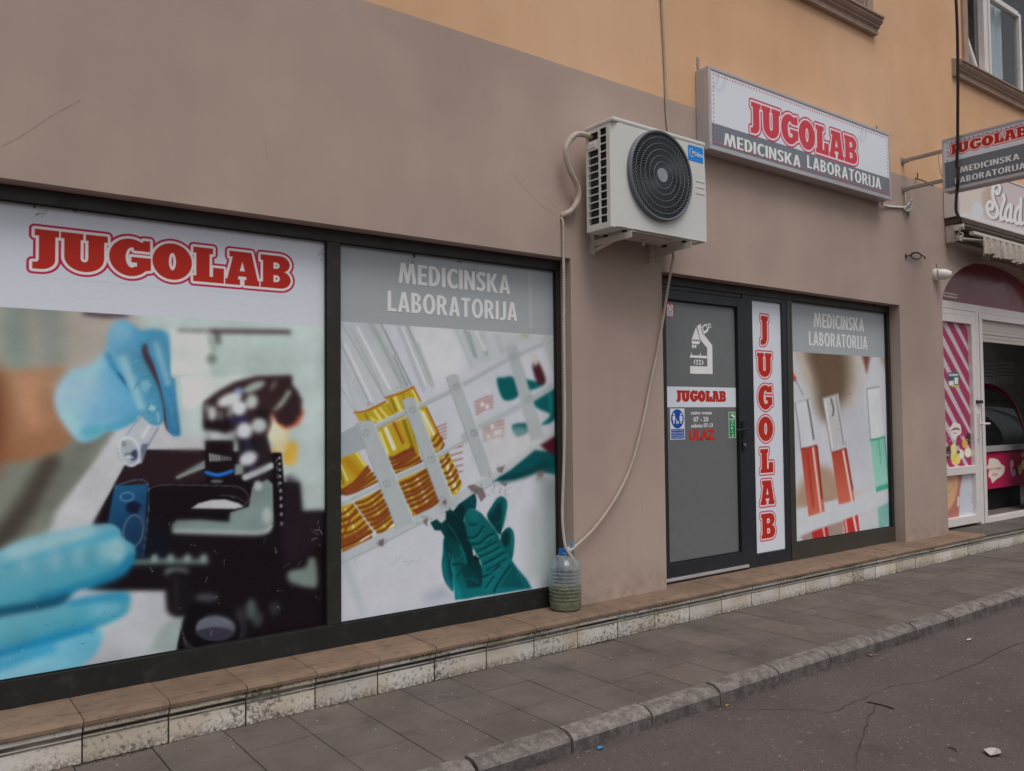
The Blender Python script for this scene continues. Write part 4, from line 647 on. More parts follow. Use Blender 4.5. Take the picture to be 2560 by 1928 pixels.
for c_, ps in ((D, ((338, 95), (487, 465), (815, 290), (1125, 95))), (C, ((740, 1425), (1090, 1240), (1545, 1000), (1665, 1340), (1230, 1610)))):
    for x_, y_ in ps: sk(c_, (108, 116, 116), 1.3, [(x_-22, y_-14), (x_+14, y_-24), (x_+22, y_+12), (x_-14, y_+24), (x_-22, y_-14)], .8); p.stroke(c_((x_-4, y_-18), (x_+6, y_+14)), (116, 122, 124), 1.5, .9, 0)
# teal arm and glove
pl(D, (6, 82, 88), [(1262, 450), (1400, 360), (1570, 220), (1760, 240), (1760, 410), (1600, 380), (1420, 435)], 2.5, 0); pl(D, (70, 20, 34), [(1610, 185), (1760, 90), (1760, 280), (1660, 230)], 4, 0); sk(D, (4, 52, 58), 18, [(1330, 440), (1500, 400), (1640, 330)], 7, .6)
pl(D, (118, 128, 127), [(1600, 420), (1800, 400), (1800, 1260), (1640, 1220)], 30, 0, op=.9); sk(D, (140, 150, 148), 40, [(1560, 700), (1580, 1100)], 24, .5)
K_ = crop(1060, 1200, .336)
pl(K_, (164, 168, 172), [(42, 300), (120, 246), (162, 262), (166, 292), (120, 324), (98, 292)], 1.5, 0); sk(K_, (130, 136, 140), 2, [(98, 292), (120, 324), (166, 292)], 1.2, .8)
pl(K_, (12, 92, 94), [(468, 272), (500, 200), (540, 142), (580, 122), (612, 146), (620, 192), (606, 270), (582, 370), (560, 405), (525, 360)], 1.5, 5); pl(K_, (4, 50, 54), [(480, 280), (535, 185), (570, 170), (580, 240), (575, 350), (555, 398), (520, 345)], 5, 4, op=.9); sk(K_, (26, 122, 122), 5, [(606, 170), (604, 260), (585, 345)], 3, .7); sk(K_, (16, 100, 100), 5, [(505, 240), (560, 150)], 3, .6); sk(K_, (14, 96, 96), 4, [(540, 330), (580, 300)], 3, .7)
pl(K_, (12, 92, 96), [(570, 440), (588, 388), (625, 352), (660, 374), (673, 440), (666, 540), (650, 596), (612, 560)], 1.5, 5); el(K_, (4, 48, 52), (608, 440), 30, 62, 6, 6, .95); sk(K_, (24, 118, 122), 5, [(655, 400), (658, 520)], 3, .7)
pl(K_, (8, 66, 72), [(215, 236), (260, 180), (330, 130), (376, 97), (392, 150), (386, 216), (340, 218), (305, 250), (292, 305), (255, 275)], 1.5, 0); pl(K_, (3, 34, 40), [(215, 238), (270, 185), (300, 200), (310, 245), (290, 305), (250, 275)], 4, 0, op=.9); sk(K_, (14, 88, 92), 6, [(345, 135), (372, 190)], 4, .6)
pl(K_, (10, 94, 100), [(146, 428), (172, 500), (192, 600), (206, 660), (218, 760), (218, 826), (192, 812), (150, 742), (131, 640), (140, 540)], 1.5, 4); sk(K_, (4, 52, 58), 6, [(160, 470), (185, 600), (205, 720)], 3, .9); sk(K_, (22, 124, 132), 6, [(145, 620), (165, 720), (195, 790)], 3.5, .7)
pl(K_, (6, 60, 62), [(45, 318), (92, 292), (130, 322), (166, 292), (160, 236), (200, 218), (250, 258), (300, 312), (335, 430), (375, 540), (412, 610), (438, 660), (436, 790), (405, 866), (320, 885), (230, 892), (226, 800), (206, 640), (170, 510), (150, 420), (124, 376), (80, 376)], 1.5, 0, col2=(13, 112, 120), g=K_((220, 430), (260, 860)))
pl(K_, (3, 42, 46), [(170, 260), (240, 262), (300, 320), (335, 430), (375, 545), (425, 650), (432, 770), (380, 700), (320, 650), (300, 560), (240, 450), (180, 400)], 6, 4, op=.9); pl(K_, (5, 58, 62), [(280, 640), (380, 650), (432, 700), (425, 800), (330, 790), (290, 720)], 7, 4, op=.85)
for cl, w_, a in (((18, 126, 132), 9, [(196, 560), (222, 680), (232, 780)]), ((16, 112, 114), 6, [(270, 490), (300, 560), (312, 625)]), ((16, 138, 148), 15, [(240, 800), (260, 860)]), ((14, 116, 122), 7, [(300, 860), (380, 820), (425, 800)]), ((4, 54, 58), 4, [(178, 500), (200, 520), (196, 610)]), ((4, 54, 58), 5, [(210, 630), (260, 625), (330, 640)]), ((4, 60, 64), 4, [(240, 720), (280, 680), (300, 650)]), ((14, 104, 108), 4, [(230, 600), (270, 580), (290, 545)]), ((12, 96, 100), 4, [(300, 740), (350, 735), (400, 760)]), ((4, 50, 54), 4, [(320, 800), (370, 780), (420, 790)]), ((10, 84, 88), 5, [(180, 330), (230, 400), (270, 480)])): sk(K_, cl, w_, a, w_*.5, .85)
pl(K_, (12, 98, 100), [(299, 292), (304, 246), (335, 218), (380, 220), (430, 250), (482, 312), (530, 370), (572, 452), (612, 540), (656, 600), (700, 668), (762, 740), (800, 806), (600, 840), (402, 870), (440, 742), (432, 642), (412, 582), (380, 540), (355, 490), (318, 400)], 1.5, 0, col2=(14, 114, 122), g=K_((420, 420), (520, 840)))
el(K_, (18, 116, 114), (370, 262), 46, 34, 8, 20, .8); pl(K_, (8, 78, 84), [(560, 800), (600, 700), (650, 612), (700, 668), (762, 740), (795, 806)], 6, 0, op=.8); sk(K_, (18, 118, 126), 7, [(700, 690), (740, 760), (760, 800)], 4, .7)
for a in ([(325, 430), (375, 428), (415, 390), (440, 350)], [(345, 330), (362, 340), (385, 330)], [(358, 482), (420, 470), (470, 422), (520, 400)], [(395, 530), (468, 500), (545, 452)], [(418, 572), (490, 540), (565, 498)], [(448, 622), (528, 582), (592, 538)], [(468, 672), (540, 632), (612, 588)], [(440, 722), (500, 690), (560, 640)], [(520, 835), (570, 740), (640, 640)], [(460, 800), (520, 720)]):
    sk(K_, (4, 56, 60), random.uniform(4, 7), a, 2.6, .9); sk(K_, (26, 132, 132), random.uniform(2.5, 4.5), [(x_+6, y_+17) for x_, y_ in a], 2.6, .7)
for i_ in range(16):
    x_, y_ = random.uniform(340, 560), random.uniform(380, 720); x_ += (y_-380)*.25; sk(K_, random.choice(((4, 62, 66), (22, 122, 124))), random.uniform(1.5, 3), [(x_, y_), (x_+22, y_-4), (x_+44, y_-22)], 1.5, .6)
pl(K_, (182, 186, 190), [(360, 512), (372, 520), (384, 556), (370, 566)], 1.3, 0); pl(K_, (8, 20, 24), [(372, 565), (410, 580), (412, 606), (385, 596)], 1.6, 0)
m_ = (p.c[:, 0] < 36) & (p.c[:, 1] > 38); p.c[m_] *= .84
torn = (108, 97, 95)
for q_ in ([(1075, 485), (1120, 470), (1190, 500), (1215, 560), (1175, 600), (1150, 545), (1100, 515)], [(888, 598), (928, 580), (915, 628)], [(1295, 350), (1350, 335), (1330, 390), (1300, 380)], [(1590, 375), (1640, 370), (1625, 425), (1585, 405)], [(1330, 450), (1370, 470), (1350, 490)], [(750, 740), (790, 710), (780, 780)], [(430, 880), (470, 870), (465, 925), (425, 915)]): pl(D, torn, q_, 1.2, 0); x_, y_ = np.mean(q_, 0); spray(p, 9, (x_-40, y_-40, x_+40, y_+40), (66, 62, 62), 40, .9, D)
spray(p, 14, (1220, 420, 1380, 560), (60, 62, 64), 60, 1, D); spray(p, 8, (200, 980, 780, 1100), (120, 122, 126), 60, .9, D); spray(p, 12, (1560, 210, 1700, 430), (70, 72, 76), 50, .9, D)
sk(D, (150, 164, 168), 16, [(190, 1060), (250, 1230), (310, 1400)], 14, .8); pl(D, (146, 154, 166), [(780, 1280), (900, 1230), (940, 1290), (800, 1330)], 22)
p.tones(.010); p.soften(.65); p.soften(1.5, [(960, 1150, 190, 420), (1150, 1400, 200, 260), (1060, 1100, 190, 330)])
zr = P3[..., 2].ravel(); h = zr > 1.913; p.c[h] = (138, 144, 148)
spray(p, 12, (700, 200, 800, 250), (58, 56, 56), 30, 1., C); spray(p, 12, (1190, 310, 1240, 370), (70, 70, 70), 40, 1., C); spray(p, 6, (1180, 230, 1240, 280), (84, 84, 84), 30, .9, C); p.stroke(C((751, 172), (753, 206)), (30, 28, 28), 4, 1, 0); p.stroke(C((1680, 300), (1690, 760)), (158, 163, 165), 8, 4, 0, .5); p.stroke(C((1100, 238), (1135, 246)), (50, 48, 48), 2, 1, 0)
p.mottle(1.2); sheet('poster', P3, p, win1)
def poster_text(par, plane, lines):
    for s_, lb, rt in lines:
        a, b = onY(lb, plane), onY(rt, plane); lettering(s_, (a[0], b[0], a[2], b[2]), facing('front', plane), M['letter'], par)
poster_text(win1, YG, (('MEDICINSKA', C((628, 407))[0], C((1520, 350))[0]), ('LABORATORIJA', C((540, 633))[0], C((1577, 567))[0])))

# ------------------------------------------------------------------ poster: red and green tubes
P3 = grid((5.376, YG, .323), (1.52, 0, 0), (0, 0, 2.011), 190, 250); p = Paint(P3, (174, 176, 183)); g = cG
pl(g, (160, 151, 139), [(370, 330), (720, 340), (700, 700), (560, 800), (480, 700)], 30); pl(g, (90, 72, 57), [(425, 350), (640, 360), (672, 540), (640, 680), (545, 780), (495, 720), (470, 580)], 24); pl(g, (104, 60, 54), [(745, 390), (802, 395), (778, 505)], 6, 0); pl(g, (138, 126, 112), [(850, 395), (900, 395), (900, 510)], 10, 0); sk(g, (164, 152, 138), 16, [(370, 380), (430, 540)], 10, .8); pl(g, (152, 128, 108), [(338, 1290), (400, 1150), (500, 1060), (600, 1120), (620, 1260), (480, 1310)], 16); pl(g, (160, 162, 170), [(600, 720), (760, 720), (800, 1050), (680, 1050)], 24, op=.6)
sk(g, (158, 66, 56), 10, [(312, 425), (348, 545)], 2); sk(g, (205, 170, 160), 3, [(322, 430), (352, 520)], 1.2); sk(g, (120, 110, 108), 2, [(350, 540), (400, 640)], 1.2)
pl(g, (196, 150, 130), [(420, 1340), (720, 1220), (780, 1240), (560, 1340)], 8, op=.8)
pl(g, (176, 180, 186), [(335, 1330), (430, 1300), (620, 1255), (915, 1180), (915, 1275), (640, 1375), (380, 1480), (340, 1480)], 2, 0); pl(g, (142, 122, 112), [(385, 1478), (470, 1440), (640, 1385), (640, 1470), (400, 1515)], 4, 0)
for (gx0, gx1, ty, rd) in (((352, 385), (415, 462), 0, 0),): pass
pl(g, (182, 184, 190), [(352, 682), (440, 662), (478, 940), (385, 955)], 2, 0, op=.8); sk(g, (96, 96, 98), 2, [(352, 690), (372, 830), (385, 950)], 1.2); sk(g, (84, 84, 84), 4, [(425, 668), (448, 800), (462, 900)], 2); sk(g, (130, 132, 134), 2, [(352, 685), (395, 672), (440, 662)], 1.2)
pl(g, (152, 58, 44), [(385, 956), (440, 946), (478, 934), (528, 1330), (432, 1360)], 1.5, 0, col2=(176, 92, 74), g=g((430, 950), (480, 1340))); sk(g, (214, 180, 172), 4.5, [(458, 950), (505, 1330)], 1.5); sk(g, (104, 26, 28), 3.5, [(482, 942), (512, 1250)], 1.5); sk(g, (110, 30, 28), 3, [(386, 958), (440, 948), (478, 936)], 1.2); sk(g, (136, 40, 34), 6, [(425, 990), (460, 1300)], 3, .6)
pl(g, (160, 40, 40), [(450, 1452), (545, 1420), (552, 1480), (460, 1500)], 1.5, 0); sk(g, (210, 170, 170), 4, [(520, 1430), (530, 1490)], 1.5)
pl(g, (168, 168, 170), [(515, 655), (608, 627), (655, 950), (568, 980)], 1.5, 0); sk(g, (86, 84, 82), 4, [(565, 660), (580, 720), (575, 760)], 2); sk(g, (112, 112, 112), 2.5, [(595, 640), (640, 930)], 1.4); sk(g, (128, 122, 116), 2.2, [(517, 660), (566, 975)], 1.3); sk(g, (196, 196, 192), 3, [(530, 680), (575, 950)], 1.5); sk(g, (120, 114, 106), 2, [(515, 656), (560, 648), (608, 628)], 1.2)
pl(g, (154, 62, 47), [(568, 981), (655, 954), (706, 1265), (612, 1290)], 1.5, 0, col2=(178, 96, 78), g=g((610, 980), (660, 1280))); sk(g, (216, 186, 178), 4.5, [(637, 965), (690, 1265)], 1.5); sk(g, (110, 30, 30), 3, [(655, 960), (695, 1200)], 1.4); sk(g, (110, 34, 30), 3, [(570, 981), (652, 956)], 1.2); pl(g, (166, 46, 44), [(640, 1382), (725, 1350), (736, 1452), (650, 1470)], 1.5, 0); sk(g, (216, 186, 186), 5, [(700, 1362), (718, 1455)], 1.5); sk(g, (220, 160, 160), 4, [(652, 1385), (662, 1460)], 1.5)
pl(g, (186, 190, 196), [(778, 602), (850, 588), (884, 890), (800, 905)], 2, 0, op=.8); sk(g, (110, 112, 112), 1.8, [(778, 604), (800, 900)], 1.1); sk(g, (96, 96, 96), 2.2, [(780, 600), (820, 594), (850, 588)], 1.2); pl(g, (116, 170, 156), [(800, 906), (882, 886), (906, 1190), (832, 1216)], 1.5, 0, col2=(136, 182, 172), g=g((840, 900), (860, 1200))); sk(g, (24, 128, 100), 4, [(802, 905), (845, 898), (882, 886)], 1.3); pl(g, (60, 150, 122), [(832, 1186), (905, 1162), (908, 1192), (834, 1216)], 2, 0); sk(g, (60, 140, 120), 3, [(850, 910), (862, 1050)], 2, .6); sk(g, (26, 120, 92), 2, [(884, 890), (912, 1180)], 1.2); pl(g, (112, 160, 152), [(842, 1306), (915, 1275), (920, 1405), (852, 1432)], 2, 0)
p.tones(.010); p.soften(.7); p.c[P3[..., 2].ravel() > 1.914] = (138, 144, 148); spray(p, 8, (500, 580, 720, 1320), (90, 86, 84), 30, .8, g); p.mottle(1.); sheet('poster', P3, p, win2)
poster_text(win2, YG, (('MEDICINSKA', g((462, 232))[0], g((760, 182))[0]), ('LABORATORIJA', g((433, 341))[0], g((780, 290))[0])))
# ------------------------------------------------------------------ vertical letters on the side light
PS = .122; put = facing('front', PS)
def vertical(p):
    for ch, (x0, y0, x1, y1) in zip('JUGOLAB', ((135, 152, 200, 357), (115, 372, 222, 545), (122, 565, 225, 742), (122, 752, 230, 930), (135, 942, 230, 1118), (135, 1130, 238, 1308), (140, 1325, 243, 1507))):
        r = pxrect(PS, *cG((x0, (y0+y1)/2), (x1, (y0+y1)/2), ((x0+x1)/2, y0), ((x0+x1)/2, y1))); e = .021; k = (r[3]-r[2]-2*e)
        slab_word(p, ch, (r[0]+e, r[1]-e, r[2]+e*1.1+(.04*k if ch == 'J' else .02*k if ch in 'GO' else 0), r[3]-e), .0115, .0205, (RED, CREAM, CRIM), .005)
face('lettering', (4.849, 5.240, .287, 2.297), .0045, put, side, (180, 184, 192), vertical)
# ------------------------------------------------------------------ stickers and lettering on the door
PD = .127; put = facing('front', PD)
def R(c, x0, y0, x1, y1): return pxrect(PD, *c((x0, (y0+y1)/2), (x1, (y0+y1)/2), ((x0+x1)/2, y0), ((x0+x1)/2, y1)))
def pxl(c, pts): return [tuple(onY(q, PD)[[0, 2]]) for q in c(*pts)]
a = R(cE, 190, 1122, 663, 1252); r_ = (a[0]+.006, a[1]-.004, onY(cE((560, 1226))[0], PD)[2], a[3]-.004); face('white_band', (3.842, 4.648, 1.444, 1.595), .0032, put, door, (180, 184, 192), lambda q_: slab_word(q_, 'JUGOLAB', r_, .0002, .0026, (RED, RED, (92, 36, 40)), .0034))
for q in ([(500, 175), (535, 150), (552, 148), (546, 170), (562, 205), (580, 270), (688, 410), (692, 762), (416, 756), (417, 662), (628, 670), (624, 440), (548, 350)], [(490, 182), (540, 342), (434, 340)], [(430, 352), (542, 358), (526, 398), (440, 392)], [(438, 402), (464, 402), (462, 438), (452, 446), (440, 438)], [(470, 404), (494, 406), (492, 440), (482, 446), (472, 438)], [(414, 530), (622, 538), (620, 570), (414, 560)], [(427, 502), (438, 502), (438, 530), (427, 530)], [(535, 507), (547, 507), (547, 533), (535, 533)]): shape([pxl(cM, q)], put, M['letter'], door, 'microscope_pictogram')
shape([pxl(cM, [(548, 186), (616, 142), (640, 210), (636, 240), (574, 282)]), pxl(cM, [(572, 192), (612, 164), (626, 206), (588, 240)])], put, M['letter'], door, 'microscope_pictogram'); shape([pxl(cM, [(634, 148), (662, 138), (676, 186), (640, 208)]), pxl(cM, [(642, 160), (658, 152), (666, 180), (646, 192)])], put, M['letter'], door, 'microscope_pictogram')
shape([rrect(*R(cM, 460, 588, 580, 648), .020)]+[circ(*pxl(cM, [(x_, 619)])[0], .011, 14, .018) for x_ in (486, 520, 553)], put, M['letter'], door, 'microscope_pictogram')
def txt(c, s_, x0, y0, x1, y1, m, bold=0.): text(s_, R(c, x0, y0, x1, y1), put, m, door, bold=bold)
txt(cM, 'radno vreme', 427, 1212, 682, 1258, M['letter'], .025); txt(cM, '07 - 20', 456, 1285, 640, 1346, M['letter'], .025); txt(cM, 'subota 07-13', 428, 1366, 694, 1416, M['letter'], .025); txt(cM, 'ULAZ', 402, 1436, 722, 1572, M['red'], .05)
# blue priority sticker
a = R(cM, 173, 1183, 350, 1563); shape([rect(*a)], put, M['white'], door, 'priority_sticker', .0006); bx0, bx1, bz0, bz1 = a; W_, H_ = bx1-bx0, bz1-bz0
sx = lambda u: bx0+u*W_; sz = lambda v: bz1-v*H_
shape([circ(sx(.5), sz(.335), W_*.44, 36, H_*.31)], put, M['blue'], door, 'priority_sticker', .0009)
for v0, v1, s_ in ((.66, .765, 'PREDNOST IMAJU'), (.775, .87, 'TRUDNICE I RODITELJI'), (.88, .975, 'SA MALOM DECOM')):
    shape([rect(sx(.06), sx(.96), sz(v1), sz(v0))], put, M['blue'], door, 'priority_sticker', .0009); text(s_, (sx(.12), sx(.90), sz(v1-.025), sz(v0+.022)), put, M['white'], door, 'sticker_text')
def person(cx, skirt, s=1.):
    hw = .045
    shape([circ(sx(cx), sz(.185), W_*.055, 12)], put, M['white'], door, 'figure_pictogram', .0012)
    L = [(-.09, .235), (.09, .235), (.12, .36), (.085, .36), (.085, .30), (.10 if skirt else .06, .41), (.05, .41), (.05, .49), (.01, .49), (.01, .41), (-.01, .41), (-.01, .49), (-.05, .49), (-.05, .41), (-.10 if skirt else -.06, .41), (-.085, .30), (-.085, .36), (-.12, .36)]
    shape([[(sx(cx+u*.9), sz(v)) for u, v in L]], put, M['white'], door, 'figure_pictogram', .0012)
person(.26, False); person(.75, True)
shape([[(sx(u), sz(v)) for u, v in ((.40, .36), (.43, .33), (.48, .41), (.60, .41), (.56, .46), (.46, .46))]], put, M['white'], door, 'pram_pictogram', .0012)
for u in (.44, .57): shape([circ(sx(u), sz(.475), W_*.035, 10)], put, M['white'], door, 'pram_pictogram', .0012)
# no smoking sticker and push sticker
a = R(cE, 100, 290, 165, 425); shape([rect(*a)], put, M['crimson'], door, 'warning_sticker', .0006); w_, h_ = a[1]-a[0], a[3]-a[2]; shape([rect(a[0]+w_*.1, a[1]-w_*.1, a[2]+h_*.05, a[3]-h_*.16)], put, M['cream'], door, 'warning_sticker', .0009)
shape([circ(a[0]+w_*.5, a[2]+h_*.56, w_*.33, 20), circ(a[0]+w_*.5, a[2]+h_*.56, w_*.25, 20)], put, M['blackprint'], door, 'smoke_ring', .0012); text('PAŽNJA', (a[0]+w_*.18, a[1]-w_*.18, a[3]-h_*.13, a[3]-h_*.04), put, M['cream'], door, 'sticker_text'); shape([rect(a[0]+w_*.3, a[1]-w_*.3, a[2]+h_*.54, a[2]+h_*.58)], put, M['blackprint'], door, 'smoke_ring', .0012)
for k in range(3): shape([rect(a[0]+w_*(.16+.03*k), a[1]-w_*(.14+.05*(k % 2)), a[2]+h_*(.09+.085*k), a[2]+h_*(.135+.085*k))], put, M['darkprint'], door, 'sticker_text', .0012)
a = R(cE, 688, 1325, 752, 1570); shape([rect(*a)], put, M['letter'], door, 'push_sticker', .0006); w_, h_ = a[1]-a[0], a[3]-a[2]; shape([rect(a[0]+w_*.06, a[1]-w_*.06, a[2]+h_*.02, a[2]+h_*.71)], put, M['green'], door, 'push_sticker', .0009); shape([rect(a[0]+w_*.06, a[1]-w_*.06, a[2]+h_*.74, a[2]+h_*.98)], put, M['green'], door, 'push_sticker', .0009)
for k, ch in enumerate('GURAJ'): text(ch, (a[0]+w_*.34, a[0]+w_*.66, a[2]+h_*(.59-.135*k), a[2]+h_*(.68-.135*k)), put, M['white'], door, 'sticker_text', .02)
shape([[(a[0]+w_*u, a[2]+h_*v) for u, v in ((.95, .76), (.75, .77), (.45, .84), (.2, .83), (.42, .88), (.3, .95), (.5, .91), (.52, .96), (.62, .91), (.7, .95), (.72, .88), (.95, .82))]], put, M['white'], door, 'hand_pictogram', .0012)

# ------------------------------------------------------------------ upper windows
def cornice(x0, x1):
    return [(.0, 5.06), (-.115, 5.012), (-.115, 4.998), (-.095, 4.990), (-.100, 4.972), (-.078, 4.950), (-.066, 4.945), (-.070, 4.930), (-.045, 4.918), (-.045, 4.868), (.0, 4.868)]
for (x0, x1) in ((4.30, 6.60), (8.12, 11.25)):
    wn = grp('upper_window', house); xa, xb = x0+.26, x1-.14 if x0 < 5 else x1-.35
    if x0 > 5: xa = 8.46; xb = 10.9
    else: xa, xb = 4.55, 6.46
    MB().prism(cornice(x0, x1), x0, x1).build('sill_cornice', M['trim'], wn, bev=.002)
    bx('sill', xa, xb, -.01, .2, 5.055, 5.075, M['trim'], wn, .002)
    for r in ((xa-.10, xa, 5.075, 7.1), (xb, xb+.10, 5.075, 7.1), (xa-.1, xb+.1, 7.1, 7.2)): bx('surround_moulding', r[0], r[1], -.028, -.001, r[2], r[3], M['trim'], wn, .004)
    for r in ((xa, xa+.03, 5.075, 7.0), (xb-.03, xb, 5.075, 7.0)): bx('reveal_moulding', r[0], r[1], -.012, .07, r[2], r[3], M['trim'], wn, .003)
    y0, y1 = .075, .14; xm = 9.13 if x0 > 5 else 5.45
    for r in ((xa+.03, xb-.03, 5.075, 5.125), (xa+.03, xa+.085, 5.125, 6.95), (xm-.05, xm+.045, 5.125, 6.95), (xb-.085, xb-.03, 5.125, 6.95), (xa+.03, xb-.03, 6.95, 7.0)): bx('frame_bar', r[0], r[1], y0, y1, r[2], r[3], M['pvc'], wn, .004)
    if x0 > 5:   # fixed right sash with a head bar, left sash tilted inwards
        for r in ((xm+.05, xm+.10, 5.13, 6.1), (9.99, 10.05, 5.13, 6.1), (xm+.10, 9.99, 5.13, 5.17), (xm+.10, 9.99, 6.06, 6.12)): bx('sash_bar', r[0], r[1], .065, .125, r[2], r[3], M['pvc'], wn, .004)
        bx('pane', xm+.09, 10.0, .095, .10, 5.16, 6.07, M['pane'], wn, 0); bx('pane', xm+.05, 10.8, .12, .125, 6.12, 6.95, M['pane'], wn, 0); bx('pane', 10.05, 10.8, .12, .125, 5.13, 6.12, M['pane'], wn, 0)
        ang = math.radians(14); H_ = 1.75; mb = MB(); mg = MB()
        def tl(X, d, h): return (X, .115+d*math.cos(ang)+h*math.sin(ang), 5.13+h*math.cos(ang)-d*math.sin(ang))
        def tb(m_, a0, a1, d0, d1, h0, h1): m_.add([tl(x, d, h) for x in (a0, a1) for d in (d0, d1) for h in (h0, h1)], [(0, 1, 3, 2), (4, 6, 7, 5), (0, 4, 5, 1), (2, 3, 7, 6), (0, 2, 6, 4), (1, 5, 7, 3)])
        for r in ((xa+.09, xa+.15, 0, H_), (xm-.11, xm-.055, 0, H_), (xa+.15, xm-.11, 0, .06), (xa+.15, xm-.11, H_-.06, H_)): tb(mb, r[0], r[1], 0, .06, r[2], r[3])
        mb.build('tilted_sash', M['pvc'], wn, bev=.003); tb(mg, xa+.15, xm-.11, .025, .03, .06, H_-.06); mg.build('pane', M['pane'], wn)
        cx = np.linspace(xm-.02, 9.80, 60); v = [(x, .175+.022*math.sin(x*38), z) for z in (5.05, 6.95) for x in cx]; MB().add(v, [(i, i+1, 61+i, 60+i) for i in range(59)]).build('curtain', M['curtain'], wn, True)
        cx = np.linspace(xa+.1, xm+.1, 40); v = [(x, .62+.022*math.sin(x*38), z) for z in (5.0, 6.95) for x in cx]; MB().add(v, [(i, i+1, 41+i, 40+i) for i in range(39)]).build('curtain', M['curtain'], wn, True)
    else: bx('pane', xa+.08, xb-.08, .10, .105, 5.12, 6.96, M['pane'], wn, 0); bx('blind', xa-.1, xb+.1, .3, .31, 5.0, 7.0, M['curtain'], wn, 0)
    MB().box(xa-.3, xb+.3, .345, 2.0, 4.9, 4.95).box(xa-.3, xb+.3, 1.95, 2.0, 4.95, 7.2).box(xa-.3, xb+.3, .345, 2.0, 7.2, 7.25).box(xa-.35, xa-.3, .345, 2.0, 4.9, 7.25).box(xb+.3, xb+.35, .345, 2.0, 4.9, 7.25).build('room_lining', M['room'], wn)

# ------------------------------------------------------------------ ice cream shop under the arch
ice = grp('shop_door', house); ice['label'] = 'white framed shop door with pink striped film under the arch'
Y0, Y1 = .125, .19; pv = M['pvc']
for r in ((7.765, 10.595, 2.472, 2.55), (7.765, 7.83, ZL, 2.472), (10.53, 10.595, ZL, 2.472), (8.775, 8.93, ZL, 2.472), (8.93, 10.53, ZL, .243), (8.93, 10.53, 2.405, 2.472)): bx('frame_bar', *r[:2], Y0, Y1, *r[2:], pv, ice, .004)
bx('reveal_line', 8.842, 8.848, Y0-.002, Y0, ZL, 2.46, M['rubber'], ice, 0)
for r in ((7.84, 7.93, .21, 2.465), (8.645, 8.745, .21, 2.465), (7.93, 8.645, 2.33, 2.412), (7.93, 8.645, .735, .82), (7.93, 8.645, .21, .298), (7.93, 8.645, 2.412, 2.465)): bx('leaf_bar', *r[:2], Y0-.012, Y1-.01, *r[2:], pv, ice, .005)
bx('pane', 7.92, 8.655, .158, .165, .29, .74, M['glass_dark'], ice, 0); bx('pane', 7.92, 8.655, .158, .165, .81, 2.34, M['glass_dark'], ice, 0)
MB().box(8.71, 8.74, .085, .113, 1.10, 1.37).tube([(8.73, .10, 1.26), (8.73, .055, 1.262), (8.74, .05, 1.262), (8.86, .052, 1.262)], .011).build('handle', pv, ice, True, 0); MB().box(8.69, 8.83, .095, .1125, 1.48, 1.515).build('latch', M['blackmetal'], ice, bev=.005)
bx('shutter_box', 8.93, 10.53, .16, .30, 2.285, 2.405, M['pvcin'], ice, .004)
for k in range(3): bx('shutter_slat', 8.93, 10.53, .15+.004*(k % 2), .165, 2.162+.041*k, 2.201+.041*k, M['pvcin'], ice, .006)
half = [(9.18+1.48*math.cos(math.radians(a)), 2.45+.65*math.sin(math.radians(a))) for a in np.linspace(6, 174, 37)]
plate('arched_transom', [half], .150, .156, M['maroon'], ice)
for k, (z_, n_) in enumerate(((2.635, 16), (2.602, 22))):
    for i_ in range(n_): shape([rect(8.12+i_*.30/n_, 8.12+(i_+.7)*.30/n_, z_-.009, z_+random.uniform(.003, .010))], facing('front', .150), M['letter'], ice, 'small_print')
PF = .156                                    # film on the door
P3 = grid((7.925, PF, .815), (.725, 0, 0), (0, 0, 1.52), 160, 330); p = Paint(P3, (166, 153, 158)); q = q2; pk = (142, 42, 80)
for k in range(-3, 9): a = np.array([(60, 300+k*230), (60, 520+k*230+(-110)), (460, 1230+k*230-20), (460, 1100+k*230-60)]); pl(q, pk, [tuple(v) for v in a], 1.2, 0)
pl(q, (60, 74, 78), [(140, 885), (262, 885), (268, 1050), (146, 1050)], 1.2, 0); pl(q, (70, 120, 112), [(146, 895), (256, 895), (256, 935), (146, 935)], 1.5, 0); pl(q, (190, 192, 186), [(212, 945), (258, 945), (258, 1020), (214, 1020)], 1.5, 0); pl(q, (186, 188, 184), [(146, 985), (206, 980), (206, 1035), (148, 1040)], 1.5, 0); pl(q, (190, 170, 60), [(180, 1035), (268, 1030), (266, 1052), (180, 1052)], 1.5, 0); sk(q, (200, 204, 200), 3, [(160, 915), (250, 912)], 1.2)
cloud = [(160, 1570), (150, 1530), (180, 1500), (200, 1465), (245, 1470), (280, 1490), (292, 1540), (290, 1590), (250, 1620), (225, 1670), (190, 1640)]; pl(q, (192, 180, 176), cloud, 1.4); sk(q, (90, 50, 60), 1.6, [(170, 1560), (215, 1545), (275, 1550)], 1); sk(q, (90, 50, 60), 2.6, [(195, 1545), (220, 1530), (260, 1535)], 1.2); sk(q, (120, 80, 90), 1.6, [(205, 1590), (235, 1585)], 1)
for cl, ct, rx, ry in (((58, 38, 36), (400, 180), 34, 70), ((196, 140, 60), (350, 240), 30, 60), ((200, 184, 110), (215, 330), 40, 90), ((60, 42, 40), (150, 350), 34, 80), ((200, 192, 180), (300, 370), 44, 60), ((196, 196, 164), (390, 350), 44, 60), ((206, 180, 90), (270, 430), 30, 60), ((196, 170, 80), (220, 440), 34, 60), ((180, 30, 70), (315, 135), 16, 24), ((90, 50, 46), (258, 245), 12, 26), ((86, 40, 40), (275, 345), 16, 20)): el(q3, cl, ct, rx, ry, 2)
for k in range(22): el(q3, (206, 198, 190), (random.choice((400, 150))+random.uniform(-26, 26), random.choice((180, 350))+random.uniform(-50, 50)), 5, 6, .8)
